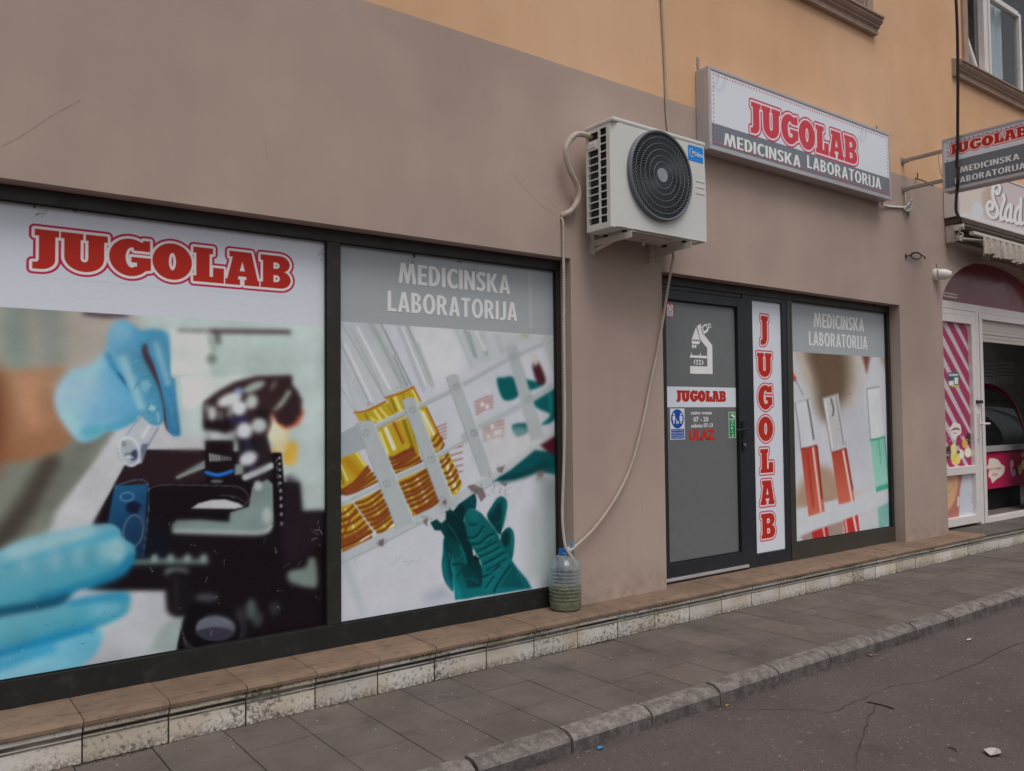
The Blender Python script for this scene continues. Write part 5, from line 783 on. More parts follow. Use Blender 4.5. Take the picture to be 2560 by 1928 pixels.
p.fade(.9); spray(p, 20, (95, 780, 300, 1450), (110, 70, 84), 60, .8, q2); p.mottle(1.); sheet('striped_film', P3, p, ice)
P3 = grid((7.925, PF, .295), (.725, 0, 0), (0, 0, .445), 120, 90); p = Paint(P3, (166, 168, 176)); pl(q3, (150, 96, 88), [(120, 600), (330, 600), (290, 820), (280, 1140), (120, 1180)], 3, 0); pl(q3, (176, 140, 108), [(120, 620), (262, 640), (260, 800), (220, 960), (150, 1060), (100, 1060)], 4); sk(q3, (196, 186, 180), 4, [(275, 900), (270, 1000)], 2); spray(p, 10, (420, 840, 460, 1080), (90, 90, 100), 40, .9, q3); spray(p, 16, (150, 660, 250, 900), (140, 104, 76), 30, 1, q3); p.mottle(1.); sheet('lower_film', P3, p, ice)
MB().box(7.3, 16.4, .345, 2.6, .10, .175).build('shop_floor', M['floor'], ice); MB().box(7.3, 16.4, 2.55, 2.6, .175, 3.3).box(7.25, 7.3, .345, 2.6, .175, 3.3).box(16.4, 16.45, .345, 2.6, .175, 3.3).box(7.3, 16.4, .345, 2.6, 3.3, 3.35).build('shop_lining', M['room'], ice)
added_arch = grp('shop_window', house); added_arch['label'] = 'white framed glazed arch added out of view to light the shop'  # unseen arch, added so daylight reaches the shop interior
for r in ((11.265, 14.095, 2.472, 2.55), (11.265, 11.33, ZL, 2.472), (14.03, 14.095, ZL, 2.472), (12.56, 12.64, ZL, 2.472), (11.33, 14.03, ZL, .25)): bx('frame_bar', *r[:2], Y0, Y1, *r[2:], pv, added_arch, .004)
plate('pane', [rect(11.3, 14.06, .24, 2.48)], .16, .164, M['pane'], added_arch); plate('arched_pane', [[(x+3.5, z) for x, z in half]], .16, .164, M['pane'], added_arch)
# things inside the shop
for (x0, y0, x1, y1), lab in (((552, 765, 697, 1022), 'printed notice pinned left of another on the dark shop wall'), ((714, 755, 912, 1015), 'plain white notice right of a printed one on shop wall')):
    P = [onY(v, 2.53) for v in q2((x0, y0), (x1, y1))]; o = bx('notice', P[0][0], P[1][0], 2.535, 2.545, P[1][2], P[0][2], M['paper'], None, 0); tag(o, lab, 'notice', 'notices on the shop wall')
    for k in range(4): MB().box(P[0][0]+.03, P[1][0]-.03-.02*(k % 2), 2.532, 2.534, P[0][2]-.07-.06*k, P[0][2]-.06-.06*k).build('print_line', M['darkprint'], o)
FY = .62; P = {k: onY(v, FY) for k, v in zip(('tl', 'bl', 'tr', 'br', 'r0', 'r1'), q3((560, 362), (560, 810), (1078, 345), (1078, 745), (600, 272), (600, 345)))}
x1 = onY((2563, 1094), FY)[0]; x0 = x1-2.2; zt, zb, zr0, zr1 = P['tl'][2], P['bl'][2], P['r1'][2], P['r0'][2]
fr = thing('ice_cream_display', 'pink ice cream display counter with curved glass inside the open shop', 'display counter', (x0+1.1, FY+.4, .175))
bx('plinth', x0+.05, x1-.05, FY+.06, FY+.75, .175, zb, M['rubber'], fr, .004)
P3 = grid((x0, FY, zb), (x1-x0, 0, 0), (0, 0, zt-zb), 300, 60); p = Paint(P3, (150, 30, 70)); 
pl(q3, (200, 186, 172), [(650, 560), (615, 540), (640, 490), (650, 430), (700, 420), (760, 440), (800, 490), (840, 520), (835, 590), (800, 640), (740, 680), (690, 725), (670, 670), (640, 640)], 1.3)
for cl, ct, rx, ry in (((206, 170, 176), (930, 490), 22, 50), ((196, 150, 90), (925, 560), 14, 30), ((180, 130, 190), (950, 600), 28, 50), ((66, 40, 36), (992, 580), 16, 40), ((200, 180, 90), (1030, 560), 24, 60), ((206, 190, 130), (1065, 500), 18, 60), ((200, 140, 60), (1062, 380), 16, 30)): el(q3, cl, ct, rx, ry, 1.4)
sheet('front_panel', P3, p, fr)
a = [onY(v, FY) for v in q3((658, 570), (795, 518), (692, 650), (752, 590))]; pf = facing('front', FY); text('Ice Cream', (a[0][0], a[1][0], a[0][2], a[1][2]), pf, M['crimson'], fr); text('shop', (a[2][0], a[3][0], a[2][2], a[3][2]), pf, M['crimson'], fr)
bx('panel_back', x0, x1, FY+.004, FY+.5, zb, zt, M['fridge'], fr, 0); bx('aluminium_ledge', x0-.02, x1+.02, FY-.03, FY+.5, zr0, zr1, M['alu'], fr, .006); bx('lower_ledge', x0, x1, FY+.02, FY+.5, zt+.001, zr0-.001, M['rubber'], fr, 0)
gt = onX(q2((640, 1050))[0], x1); GD, GH = max(.5, gt[1]-FY), max(.4, gt[2]-zr1)
ga = [(FY+GD*(1-math.cos(t)), zr1+GH*math.sin(t)) for t in np.linspace(0, math.pi/2, 14)]
MB().add([(x, *g_) for x in (x0+.03, x1-.03) for g_ in ga], [(i, i+1, 15+i, 14+i) for i in range(13)]).build('curved_glass', M['fglass'], fr, True)
for xx in (x0, x1): MB().add([(xx+d, y+e_*0, z+e_) for d in (-.015, .015) for e_ in (0, .05) for y, z in ga], [(i, i+1, 15+i, 14+i) for i in range(13)]+[(28+i, 29+i, 43+i, 42+i) for i in range(13)]+[(i, i+1, 29+i, 28+i) for i in range(13)]+[(14+i, 15+i, 43+i, 42+i) for i in range(13)]).build('end_trim', M['fridge'], fr)
bx('rear_cabinet', x0, x1, FY+.5, FY+.82, zb, zr1+.02, M['rubber'], fr, .003)
for k in range(5):
    bx('ice_cream_tub', x0+.12+.36*k, x0+.44+.36*k, FY+.18, FY+.48, zr1-.02, zr1+.06, M['pvcin'], fr, .01)
# ================================================================== things on the facade
# ---- air conditioner
X0, X1, YF, YB, Z0, Z1 = 2.895, 3.755, -.351, -.10, 2.548, 3.232; acw = M['acw']
ac = thing('air_conditioner', 'ivory outdoor air conditioner unit on wall brackets above the pier', 'air conditioner', (3.3, 0, Z0))
MB().box(X0+.004, X1, YF+.02, YB, Z0, Z0+.012).box(X1-.012, X1, YF+.03, YB, Z0+.012, Z1-.03).box(X0+.012, X1-.012, YB-.012, YB, Z0+.012, Z1-.03).build('casing', acw, ac, bev=.004)
MB().box(X0-.004, X1+.004, YF-.003, YB+.004, Z1-.028, Z1).build('top_cover', acw, ac, bev=.010)
FC = (3.298, 2.922); FR = .288
pr = [(X0+.045, Z0+.004), (X1, Z0+.004), (X1+.002, Z0+.35), (X1-.012, Z1-.03), (X0+.045, Z1-.03)]
plate('front_panel', [pr, circ(*FC, FR, 64)], YF, YF+.012, acw, ac)
MB().add([(X0+.045, YF, z) for z in (Z0+.004, Z1-.03)]+[(X0, YF+.034, z) for z in (Z0+.004, Z1-.03)]+[(X0, YF+.05, z) for z in (Z0+.004, Z1-.03)]+[(X0+.05, YF+.012, z) for z in (Z0+.004, Z1-.03)], [(0, 1, 3, 2), (2, 3, 5, 4), (4, 5, 7, 6)]).build('corner_panel', acw, ac)
# side grille: plate with two columns of openings on the left end
yl = lambda u: YB-u*(YB-(YF+.05)); zv = lambda v: Z1-.03-v*(Z1-Z0-.04)
loops = [rect(-YB, -(YF+.05), Z0+.004, Z1-.03)]
def hole(u0, u1, v0, v1): loops.append(rrect(-yl(u0), -yl(u1), zv(v1), zv(v0), .006, 2))
for k in range(12): hole(.65, .93, .028+k*.078, .096+k*.078)
hole(.10, .56, .04, .115)
for k in range(10): hole(.09, .57, .212+k*.0745, .276+k*.0745)
v, f = fill2d(loops, .003); MB().add([(X0+.003+c_, -a, b) for a, b, c_ in v], f).build('side_grille', acw, ac)
MB().add([(X0-.004, yl(.08), zv(.14)), (X0-.004, yl(.45), zv(.14)), (X0-.004, yl(.45), zv(.185)), (X0-.004, yl(.08), zv(.185)), (X0+.0, yl(.06), zv(.13)), (X0, yl(.47), zv(.13)), (X0, yl(.47), zv(.195)), (X0, yl(.06), zv(.195))], [(0, 1, 2, 3), (0, 1, 5, 4), (1, 2, 6, 5), (2, 3, 7, 6), (3, 0, 4, 7)]).build('hand_grip', acw, ac)
mb = MB()
for k in range(70): z = Z0+.02+k*.0092; mb.box(X0+.02, X0+.06, YF+.07, YB-.02, z, z+.0035)
mb.build('coil_fins', M['coil'], ac); bx('coil_back', X0+.062, X1-.02, YB-.03, YB-.02, Z0+.02, Z1-.03, M['dark'], ac, 0)
MB().tube([(X0+.035, yl(.8), Z0+.02), (X0+.035, yl(.8), Z1-.04)], .006).tube([(X0+.03, yl(.45), Z0+.02), (X0+.03, yl(.45), Z1-.04)], .008).build('coil_pipe', M['steel'], ac)
# fan behind, swirl grille in front
mb = MB()
for k in range(3):
    a0 = k*2.094; v = []
    for i in range(7):
        for j in range(6): r = .05+.22*i/6; t = a0+.30*i/6+j*.23; v.append((FC[0]+r*math.cos(t), YF+.10+.03*j/5*(.5+i/12), FC[1]+r*math.sin(t)))
    mb.add(v, [(i*6+j, i*6+j+1, i*6+j+7, i*6+j+6) for i in range(6) for j in range(5)])
mb.lathe([(.0, .06), (.055, .06), (.055, .14), (0, .14)], (FC[0], YF, FC[1]), 20, axis='Y').build('fan', M['rubber'], ac)
MB().lathe([(FR+.004, .04), (FR+.004, -.028), (FR-.004, -.034), (FR-.013, -.031), (FR-.013, -.018), (FR-.010, .04)], (FC[0], YF, FC[1]), 72, axis='Y').build('grille_ring', M['acg'], ac, True)
mb = MB()
for k in range(72):
    t0_ = k*2*math.pi/72; L = []
    for i in range(9): r = .046+(FR-.060)*i/8; t = t0_+1.05*(i/8)**.9; L.append((r, t))
    v = []
    for r, t in L:
        w_ = .0006+.0014*r/FR; y = YF-.022-.006*(1-(r/FR)**2); v += [(FC[0]+r*math.cos(t)-w_*math.sin(t+.5), y, FC[1]+r*math.sin(t)+w_*math.cos(t+.5)), (FC[0]+r*math.cos(t)+w_*math.sin(t+.5), y, FC[1]+r*math.sin(t)-w_*math.cos(t+.5)), (FC[0]+r*math.cos(t), y+.012, FC[1]+r*math.sin(t))]
    mb.add(v, [q_ for i in range(8) for q_ in ((3*i, 3*i+1, 3*i+4, 3*i+3), (3*i, 3*i+3, 3*i+5, 3*i+2), (3*i+1, 3*i+2, 3*i+5, 3*i+4))])
g_ = mb.build('grille_vanes', M['acg'], ac); g_['kind'] = 'stuff'
mb = MB()
for r in (.085, .125, .165, .205, .245): mb.tube([(FC[0]+r*math.cos(t), YF-.030-.006*(1-(r/FR)**2), FC[1]+r*math.sin(t)) for t in np.linspace(0, 2*math.pi, 65)], .0016, 5, cap=False)
mb.build('grille_hoop', M['hoop'], ac)
MB().lathe([(0, -.034), (.044, -.034), (.047, -.030), (.047, -.015)], (FC[0], YF, FC[1]), 32, axis='Y').build('grille_hub', M['hub'], ac)
for k in range(3): bx('panel_rib', 3.655, 3.742, YF-.003, YF+.001, 2.955-.041*k-.004, 2.955-.041*k+.004, acw, ac, .001)
a = [onY(v_, YF) for v_ in c5((1345, 335), (1500, 515))]; bz1, bz0 = onY(c5((1345, 335))[0], YF)[2], onY(c5((1345, 480))[0], YF)[2]; bx0, bx1 = a[0][0], X1-.022; bz1 = Z1-.045; bz0 = bz1-.105
badge = grp('brand_badge', ac); shape([rrect(bx0, bx1, bz0, bz1, .012)], facing('front', YF), M['midea'], badge, 'badge_plate', .0015)
w_, h_ = bx1-bx0, bz1-bz0; pb = facing('front', YF-.0015); text('Midea', (bx0+w_*.26, bx0+w_*.95, bz0+h_*.36, bz0+h_*.66), pb, M['white'], badge, bold=.01)
sw = [(bx0+w_*(.24+.17*math.cos(math.radians(t))), bz0+h_*(.52+.27*math.sin(math.radians(t)))) for t in range(60, 330, 15)]; sw2 = [(bx0+w_*(.24+.145*math.cos(math.radians(t))), bz0+h_*(.52+.235*math.sin(math.radians(t)))) for t in range(330, 60, -15)]; shape([sw+sw2], pb, M['white'], badge, 'badge_swoosh', .0014)
for xb in (3.03, 3.585):
    mb = MB().box(xb-.022, xb+.022, -.004, 0, 2.44, 2.60).box(xb-.022, xb-.018, -.045, -.004, 2.44, 2.60).box(xb-.02, xb+.02, YF-.03, -.002, 2.526, 2.530).box(xb-.02, xb-.016, YF-.03, -.002, 2.488, 2.526)
    mb.add([(xb-.014, -.03, 2.45), (xb-.010, -.03, 2.45), (xb-.014, -.03, 2.475), (xb-.010, -.03, 2.475), (xb-.014, YF+.06, 2.50), (xb-.010, YF+.06, 2.50), (xb-.014, YF+.06, 2.515), (xb-.010, YF+.06, 2.515)], [(0, 1, 3, 2), (4, 6, 7, 5), (0, 4, 5, 1), (2, 3, 7, 6), (0, 2, 6, 4), (1, 5, 7, 3)])
    mb.tube([(xb, -.006, 2.46), (xb, -.012, 2.46)], .007, 6).tube([(xb, -.006, 2.58), (xb, -.012, 2.58)], .007, 6).build('bracket', M['bracket'], ac, bev=.001)
for xb in (3.03, 3.585):
    for yy in (-.13, YF+.05): MB().lathe([(0, 2.530), (.018, 2.530), (.016, Z0), (0, Z0)], (xb, yy, 0), 12).build('foot', M['rubber'], ac)
bx('drain_tray', 3.12, 3.50, YF+.06, -.14, Z0-.008, Z0-.001, M['bracket'], ac, .003); MB().lathe([(.012, 0), (.012, -.03), (.009, -.045)], (3.30, -.2, Z0-.005), 10).build('drain_spout', M['bracket'], ac)

# ---- hoses
def hose(name, pts, r, label, ridged=True, m='hose', cat='hose', k=14, group=None):
    P = crom(pts, k); P = [np.array(q_) for q_ in P]; s = np.concatenate([[0], np.cumsum([np.linalg.norm(P[i+1]-P[i]) for i in range(len(P)-1)])])
    n = int(s[-1]/(0.0062 if ridged else .02)); t = np.linspace(0, s[-1], n); Q = np.stack([np.interp(t, s, [q_[j] for q_ in P]) for j in range(3)], 1)
    rr = [r*(1.14 if i % 2 else .80) for i in range(n)] if ridged else [r*(1+.04*math.sin(i*1.7)) for i in range(n)]
    o = MB().tube(Q, rr, 8).build(name, M[m], None, not ridged); return tag(o, label, cat, group)
S = 2560/2212
d = lambda x, y, Y: tuple(onY((x*S, y*S), Y))
hose('lagged_pipe', [(X0+.03, -.13, 3.165), d(1247, 290, -.12), d(1226, 312, -.10), d(1222, 335, -.09), d(1232, 370, -.08), d(1246, 398, -.07), d(1250, 418, -.06), d(1245, 440, -.05), d(1232, 457, -.035), d(1217, 465, -.012), d(1210, 468, .03)], .019, 'taped beige refrigerant pipe curving from the unit into the wall', False, 'lag', 'pipe')
bt = (2.752, -.012)
hose('drain_hose', [d(1212, 470, -.005), d(1216, 484, -.016), d(1217, 540, -.015), d(1218, 620, -.015), d(1218, 700, -.02), d(1219, 800, -.025), d(1220, 900, -.03), d(1218, 1000, -.03), d(1215, 1100, -.03), d(1217, 1150, -.035), d(1223, 1185, -.05), d(1236, 1205, -.06), (2.806, -.052, .452), (2.800, -.04, .40)], .0092, 'ivory corrugated drain hose running straight down beside the window')
hose('drain_hose', [(3.56, -.09, Z0-.01), d(1453, 545, -.075), d(1448, 590, -.06), d(1440, 640, -.04), d(1424, 740, -.03), d(1405, 830, -.025), d(1387, 920, -.025), d(1362, 1010, -.03), d(1328, 1080, -.035), d(1285, 1140, -.04), d(1248, 1176, -.045), d(1231, 1190, -.05), (2.765, -.03, .563), (2.755, -.014, .545)], .0092, 'ivory corrugated drain hose sagging from the air conditioner to the bottle')
hose('cable_conduit', [(3.71, -.012, 6.5), d(1427, -60, -.012), d(1429, 0, -.012), d(1432, 60, -.012), d(1437, 160, -.012), d(1440, 240, -.012), (3.775, -.012, 3.35), (3.775, -.012, 3.10), (3.74, -.05, 3.05)], .0095, 'ivory corrugated conduit rising up the wall above the air conditioner', cat='conduit')
# ---- plastic bottle
b0 = thing('plastic_bottle', 'large clear plastic bottle half full of murky green water on step', 'bottle', (*bt, ZL))
prof = [(0, .003), (.086, .001), (.098, .010), (.102, .03)]
for k in range(9): z = .045+k*.0225; prof += [(.1035, z), (.1035, z+.010), (.097, z+.015), (.097, z+.019)]
prof += [(.104, .25), (.104, .262), (.100, .275), (.086, .298), (.064, .322), (.044, .336), (.034, .342), (.033, .352)]
mb = MB().lathe(prof, (*bt, ZL), 40); mb.m = [1 if min(mb.v[i][2] for i in q_) > ZL+.150 else 0 for q_ in mb.f]; mb.build('shell', [M['pet'], M['pethaze']], b0, True)
MB().lathe([(0, .006)]+[(max(r-.003, 0), h) for r, h in prof[1:] if h < .145]+[(.094, .150), (0, .150)], (*bt, ZL), 36).build('water', M['water'], b0, True)
MB().lathe([(.0, .376), (.034, .376), (.037, .372), (.037, .350), (.041, .348), (.041, .340), (.033, .340)], (*bt, ZL), 24).build('cap', M['cap'], b0)
MB().tube(crom([(bt[0]-.04, bt[1]-.02, ZL+.352), (bt[0], bt[1]-.045, ZL+.356), (bt[0]+.035, bt[1]-.04, ZL+.378), (bt[0]+.045, bt[1]-.02, ZL+.41), (bt[0]+.03, bt[1]-.005, ZL+.40), (bt[0]+.02, bt[1]-.03, ZL+.37), (bt[0]-.03, bt[1]-.035, ZL+.345)], 6), .004, 6).build('tie', M['bluewrap'], b0, True)

# ---- lit signboard on the wall
def leds(pts, put, r, m, parent, name='led_dots'):
    mb = MB()
    for u, v_ in pts: mb.add([put(u+r*math.cos(k*math.pi/3), v_+r*math.sin(k*math.pi/3), .0022) for k in range(6)]+[put(u, v_, .0022+r*.6)], [(k, (k+1) % 6, 6) for k in range(6)])
    o = mb.build(name, m, parent); o['kind'] = 'stuff'; return o
sx0, sx1, sy, sz0, sz1 = 4.085, 6.605, -.12, 3.318, 3.925
sg = thing('signboard', 'long white JUGOLAB light box sign mounted above the entrance', 'sign', (5.34, 0, sz0))
bx('casing', sx0, sx1, sy+.006, -.004, sz0, sz1, M['alu'], sg, .003)
for r in ((sx0-.003, sx1+.003, sz1-.020, sz1+.003), (sx0-.003, sx1+.003, sz0-.003, sz0+.028), (sx0-.003, sx0+.026, sz0+.028, sz1-.020), (sx1-.020, sx1+.003, sz0+.028, sz1-.020)): bx('rim_profile', r[0], r[1], sy-.006, sy+.012, r[2], r[3], M['alu'], sg, .003)
MB().box(sx0-.005, sx0-.002, -.075, -.065, sz0, sz1).box(sx0-.005, sx0-.002, -.035, -.028, sz0, sz1).build('casing_rib', M['alu'], sg)
put = facing('front', sy); zbL, zbR = onY(c6((300, 716))[0], sy)[2], onY(c6((2065, 1225))[0], sy)[2]; zm = (zbL+zbR)/2
a, b = onY(c6((692, 480))[0], sy), onY(c6((1752, 1060))[0], sy); r_ = (a[0], b[0], onY(c6((1300, 975))[0], sy)[2], onY(c6((740, 500))[0], sy)[2])
def signface(p):
    p.c[p.y < zm] = (98, 104, 112)
    for x_ in (sx0+.12, sx0+.2, sx1-.45, sx1-.38): p.stroke([(x_, sz1-.03), (x_-.03, sz1-.12), (x_-.10, sz1-.16)], (168, 170, 178), .03, .012, 5, .7)
    slab_word(p, 'JUGOLAB', r_, .0145, .0265, (SIGNRED, CREAM, CRIM), .006)
face('printed_face', (sx0+.026, sx1-.02, sz0+.028, sz1-.02), .0052, put, sg, (182, 186, 195), signface, -.0005)
for s_, lb, rt in (('MEDICINSKA', (432, 922), (1188, 1030)), ('LABORATORIJA', (1254, 1142), (1982, 1248))): a, b = onY(c6(lb)[0], sy), onY(c6(rt)[0], sy); lettering(s_, (a[0], b[0], a[2], b[2]), put, M['letter'], sg)
LX0, LX1, LZ0, LZ1 = sx0+.055, sx1-.045, sz0+.055, sz1-.045
leds([(u, v_) for u in np.linspace(LX0, LX1, 76) for v_ in (LZ0, LZ1)]+[(u, v_) for v_ in np.linspace(LZ0, LZ1, 17)[1:-1] for u in (LX0, LX1)], put, .0062, M['led'], sg)
for xx in (4.115, 6.61): MB().box(xx-.013, xx+.013, -.006, -.001, sz1-.05, sz1+.11).tube([(xx, -.006, sz1+.03), (xx, -.010, sz1+.03)], .006, 6).tube([(xx, -.006, sz1+.085), (xx, -.010, sz1+.085)], .006, 6).build('mounting_strap', M['steel'], sg)
hose('sign_cable', [(6.58, -.06, sz0-.004), (6.62, -.03, sz0-.02), (6.8, -.012, 3.31), (7.02, -.012, 3.335), (7.06, -.012, 3.345)], .010, 'white cable clipped along wall from the light box sign', False, 'camw', 'cable')
jb = thing('wire_junction', 'tangled white wire junction on the wall under the sign bracket', 'wires', (7.09, 0, 3.30))
mb = MB()
for k in range(5): c_ = (7.09+random.gauss(0, .02), -.03+random.gauss(0, .008), 3.35+random.gauss(0, .025)); mb.tube(crom([(c_[0]-.03, c_[1], c_[2]), (c_[0], c_[1]-.02, c_[2]+.035), (c_[0]+.035, c_[1], c_[2]), (c_[0], c_[1]-.01, c_[2]-.03), (c_[0]-.03, -.003, c_[2]+.01)], 6), .0045, 6)
mb.build('wire_loops', M['camw'], jb, True); MB().box(7.12, 7.15, -.02, 0, 3.27, 3.35).build('clip', M['steel'], jb, bev=.003); MB().tube(crom([(7.06, -.02, 3.50), (7.045, -.03, 3.44), (7.06, -.03, 3.38), (7.09, -.02, 3.36)], 6), .004, 6).build('lead', M['camw'], jb, True)

# ---- projecting sign
px0 = 7.0; py0, py1, pz0, pz1 = -.405, -1.30, 3.388, 3.868
ps = thing('projecting_sign', 'white and grey JUGOLAB sign projecting from the wall on two arms', 'sign', (7.06, -.85, pz0))
bx('casing', px0+.004, px0+.116, py1, py0, pz0, pz1, M['alu'], ps, .003)
for r in ((py1-.002, py0+.002, pz1-.018, pz1+.002), (py1-.002, py0+.002, pz0-.002, pz0+.026), (py0-.016, py0+.002, pz0+.026, pz1-.018), (py1-.002, py1+.016, pz0+.026, pz1-.018)):
    for xx in (px0-.006, px0+.112): bx('rim_profile', xx, xx+.014, r[0], r[1], r[2], r[3], M['alu'], ps, .003)
put = facing('left', px0); zm = onX(q1((500, 345))[0], px0)[2]
U = lambda pt: (-onX(q1(pt)[0], px0)[1], onX(q1(pt)[0], px0)[2])
a, b = U((150, 370)), U((835, 200)); top = U((160, 258))[1]; base = U((250, 340))[1]
def projface(p): p.c[p.y < zm] = (92, 98, 106); slab_word(p, 'JUGOLAB', (a[0], a[0]+(b[0]-a[0])/.86, base, top), .0085, .0145, (RED, CREAM, CRIM), .004)
for f_ in (put, lambda u, v_, h: (px0+.12+h, -u, v_)): face('printed_face', (-py0+.016, -py1-.016, pz0+.026, pz1-.018), .0042, f_, ps, (178, 180, 188), projface, -.002)
for s_, lb, rt in (('MEDICINSKA', (250, 552), (868, 345)), ('LABORATORIJA', (200, 668), (930, 440))): a, b = U(lb), U(rt); lettering(s_, (a[0], b[0], a[1], b[1]), put, M['letter'], ps)
u0, u1, v0, v1 = -py0+.045, -py1-.045, pz0+.05, pz1-.045
leds([(u, v_) for u in np.linspace(u0, u1, 22) for v_ in (v0, v1)]+[(u, v_) for v_ in np.linspace(v0, v1, 11)[1:-1] for u in (u0, u1)], put, .0058, M['lamp'], ps)
for zz in (3.785, 3.512):
    MB().box(7.045, 7.075, py0, -.006, zz-.015, zz+.015).box(7.03, 7.09, -.006, -.001, zz-.035, zz+.035).box(7.045, 7.075, -.05, -.006, zz-.022, zz-.016).tube([(7.08, -.006, zz+.02), (7.08, -.014, zz+.02)], .006, 6).build('support_arm', M['steel'], ps, bev=.002)
MB().tube(crom([(7.06, py0+.01, 3.80), (7.05, py0+.06, 3.74), (7.06, py0+.05, 3.60), (7.07, py0+.03, 3.53)], 8), .004, 6).build('power_lead', M['camw'], ps, True)
hk = tag(MB().tube(crom([(7.30, 0, 3.66), (7.31, -.06, 3.63), (7.33, -.10, 3.60), (7.38, -.13, 3.57)], 6), .006, 6).tube(crom([(7.30, -.02, 3.66), (7.29, -.03, 3.69), (7.30, -.02, 3.71)], 6), .005, 6).build('wall_hook', M['cable'], None, True), 'short rusty wire hook on the orange wall behind the projecting sign', 'hook')
# ---- hanging black cable
cx, cy = 6.972, U((228, 300))[0]*-1
tag(MB().tube(crom([(cx-.02, cy+.03, 8.6), (cx, cy+.01, 6.2), tuple(onX((2392, 40), cx)), tuple(onX(q1((226, 150))[0], cx)), tuple(onX(q1((222, 330))[0], cx)), tuple(onX(q1((216, 480))[0], cx)), tuple(onX(q1((228, 510))[0], cx)), tuple(onX(q1((222, 700))[0], cx)), (7.25, -.40, 3.36), (7.6, -.24, 3.325), (7.855, -.165, 3.30)], 10), .0135, 8).build('black_cable', M['cable'], None, True), 'thick black cable hanging vertically in front of the projecting sign', 'cable')

# ---- ice cream sign, awning
ss = thing('shop_sign', 'cream light box sign with white Slad script above the arch', 'sign', (9.2, 0, 3.34)); kx0, kx1, ky, kz0, kz1 = 7.852, 10.6, -.15, 3.345, 3.89
bx('casing', kx0, kx1, ky+.006, -.004, kz0, kz1, M['pvc'], ss, .004)
P3 = grid((kx0+.02, ky-.001, kz0+.015), (kx1-kx0-.04, 0, 0), (0, 0, kz1-kz0-.03), 330, 66); p = Paint(P3, (172, 158, 160)); q = q1
pl(q, (178, 168, 162), [(230, 740), (480, 720), (520, 1040), (240, 1000)], 12, 0); pl(q, (150, 128, 108), [(490, 760), (560, 700), (580, 820), (520, 900), (490, 850)], 6, op=.7); el(q, (176, 178, 184), (430, 940), 62, 92, 3); sk(q, (150, 140, 134), 3, [(480, 860), (510, 960), (530, 1040)], 2, .7); pl(q, (184, 184, 190), [(240, 960), (560, 1050), (1100, 1210), (1100, 1300), (230, 1010)], 10, 0, op=.8); sk(q, (164, 150, 130), 10, [(520, 740), (505, 830)], 6, .6)
script = ([(598, 690), (590, 770), (612, 860), (640, 930), (632, 1000), (590, 1018), (545, 970), (532, 890), (560, 850), (592, 880), (585, 930), (556, 925)], [(598, 690), (640, 670), (665, 700), (655, 755), (635, 770), (622, 745)], [(700, 780), (712, 830), (690, 900), (672, 980), (685, 1040), (712, 1010)], [(770, 880), (735, 930), (722, 1000), (745, 1050), (775, 1000), (785, 890), (778, 960), (780, 1050), (800, 1050)], [(860, 900), (830, 960), (822, 1040), (848, 1080), (872, 1030), (885, 820), (878, 960), (882, 1080), (905, 1070)])
for off, cl, w_, bl in ((9, (96, 80, 80), 9, 2.2), (0, (204, 204, 208), 7.5, 1)):
    for st in script: sk(q, cl, w_, [(x_+off, y_+off) for x_, y_ in st], bl)
p.mottle(1.); sheet('face_print', P3, p, ss)
for r in ((kx0-.003, kx1, kz0-.012, kz0+.015), (kx0-.003, kx1, kz1-.015, kz1+.003), (kx0-.003, kx0+.02, kz0+.015, kz1-.015)): bx('rim_profile', r[0], r[1], ky-.008, ky+.012, r[2], r[3], M['pvc'], ss, .003)
aw = thing('awning', 'folded awning with frayed pale valance under the cream shop sign', 'awning', (9.2, -.1, 3.1))
bx('cassette', 7.86, 10.6, -.17, -.01, 3.275, 3.330, M['soffit'], aw, .006); MB().prism([(-.165, 3.272), (-.175, 3.25), (-.16, 3.225), (-.12, 3.21), (-.06, 3.215), (-.02, 3.24), (-.02, 3.272)], 7.90, 10.6).build('rolled_fabric', M['soffit'], aw)
MB().prism([(-.235, 3.190), (-.240, 3.160), (-.215, 3.148), (-.195, 3.158), (-.195, 3.190)], 7.96, 10.6).build('front_rail', M['bracket'], aw); bx('rear_rail', 7.88, 10.6, -.13, -.08, 3.10, 3.14, M['soffit'], aw, .004)
MB().box(7.868, 7.874, -.10, -.005, 3.09, 3.27).box(7.868, 7.874, -.19, -.10, 3.20, 3.265).box(7.874, 7.93, -.14, -.06, 3.10, 3.16).box(7.862, 7.868, -.06, -.02, 3.10, 3.18).build('end_bracket', M['bracket'], aw, bev=.004); MB().lathe([(0, -.03), (.028, -.03), (.03, -.02), (.03, 0)], (7.868, -.13, 3.225), 16, axis='X').tube([(7.85, -.13, 3.225), (7.85, -.19, 3.235)], .012, 8).build('gear_box', M['camw'], aw, True); MB().tube([(7.85+.02*0, -.155+.028*math.cos(t), 3.145+.028*math.sin(t)) for t in np.linspace(0, 2*math.pi, 17)], .006, 6).tube([(7.845, -.155, 3.18), (7.845, -.155, 3.215)], .006, 6).build('crank_eye', M['bracket'], aw, True)
for sgn in (0,): MB().tube([(7.95, -.12, 3.13), (8.6, -.20, 3.155)], .014, 8).tube([(8.6, -.20, 3.155), (9.3, -.13, 3.13)], .014, 8).build('folding_arm', M['bracket'], aw)
n = 150; xs = np.linspace(8.16, 10.6, n); v = []
for i, x in enumerate(xs):
    dep = .155+.035*abs(math.sin(x*7.2))+random.uniform(-.008, .008)-(.05*max(0, 1-(x-8.16)/.1)*random.random()); fold = .016*math.sin(x*42)+.009*math.sin(x*97)
    v += [(x, -.238+fold*.3, 3.158), (x+random.gauss(0, .002), -.240+fold, 3.158-dep*.5), (x+random.gauss(0, .004), -.236+fold*1.5, 3.158-dep)]
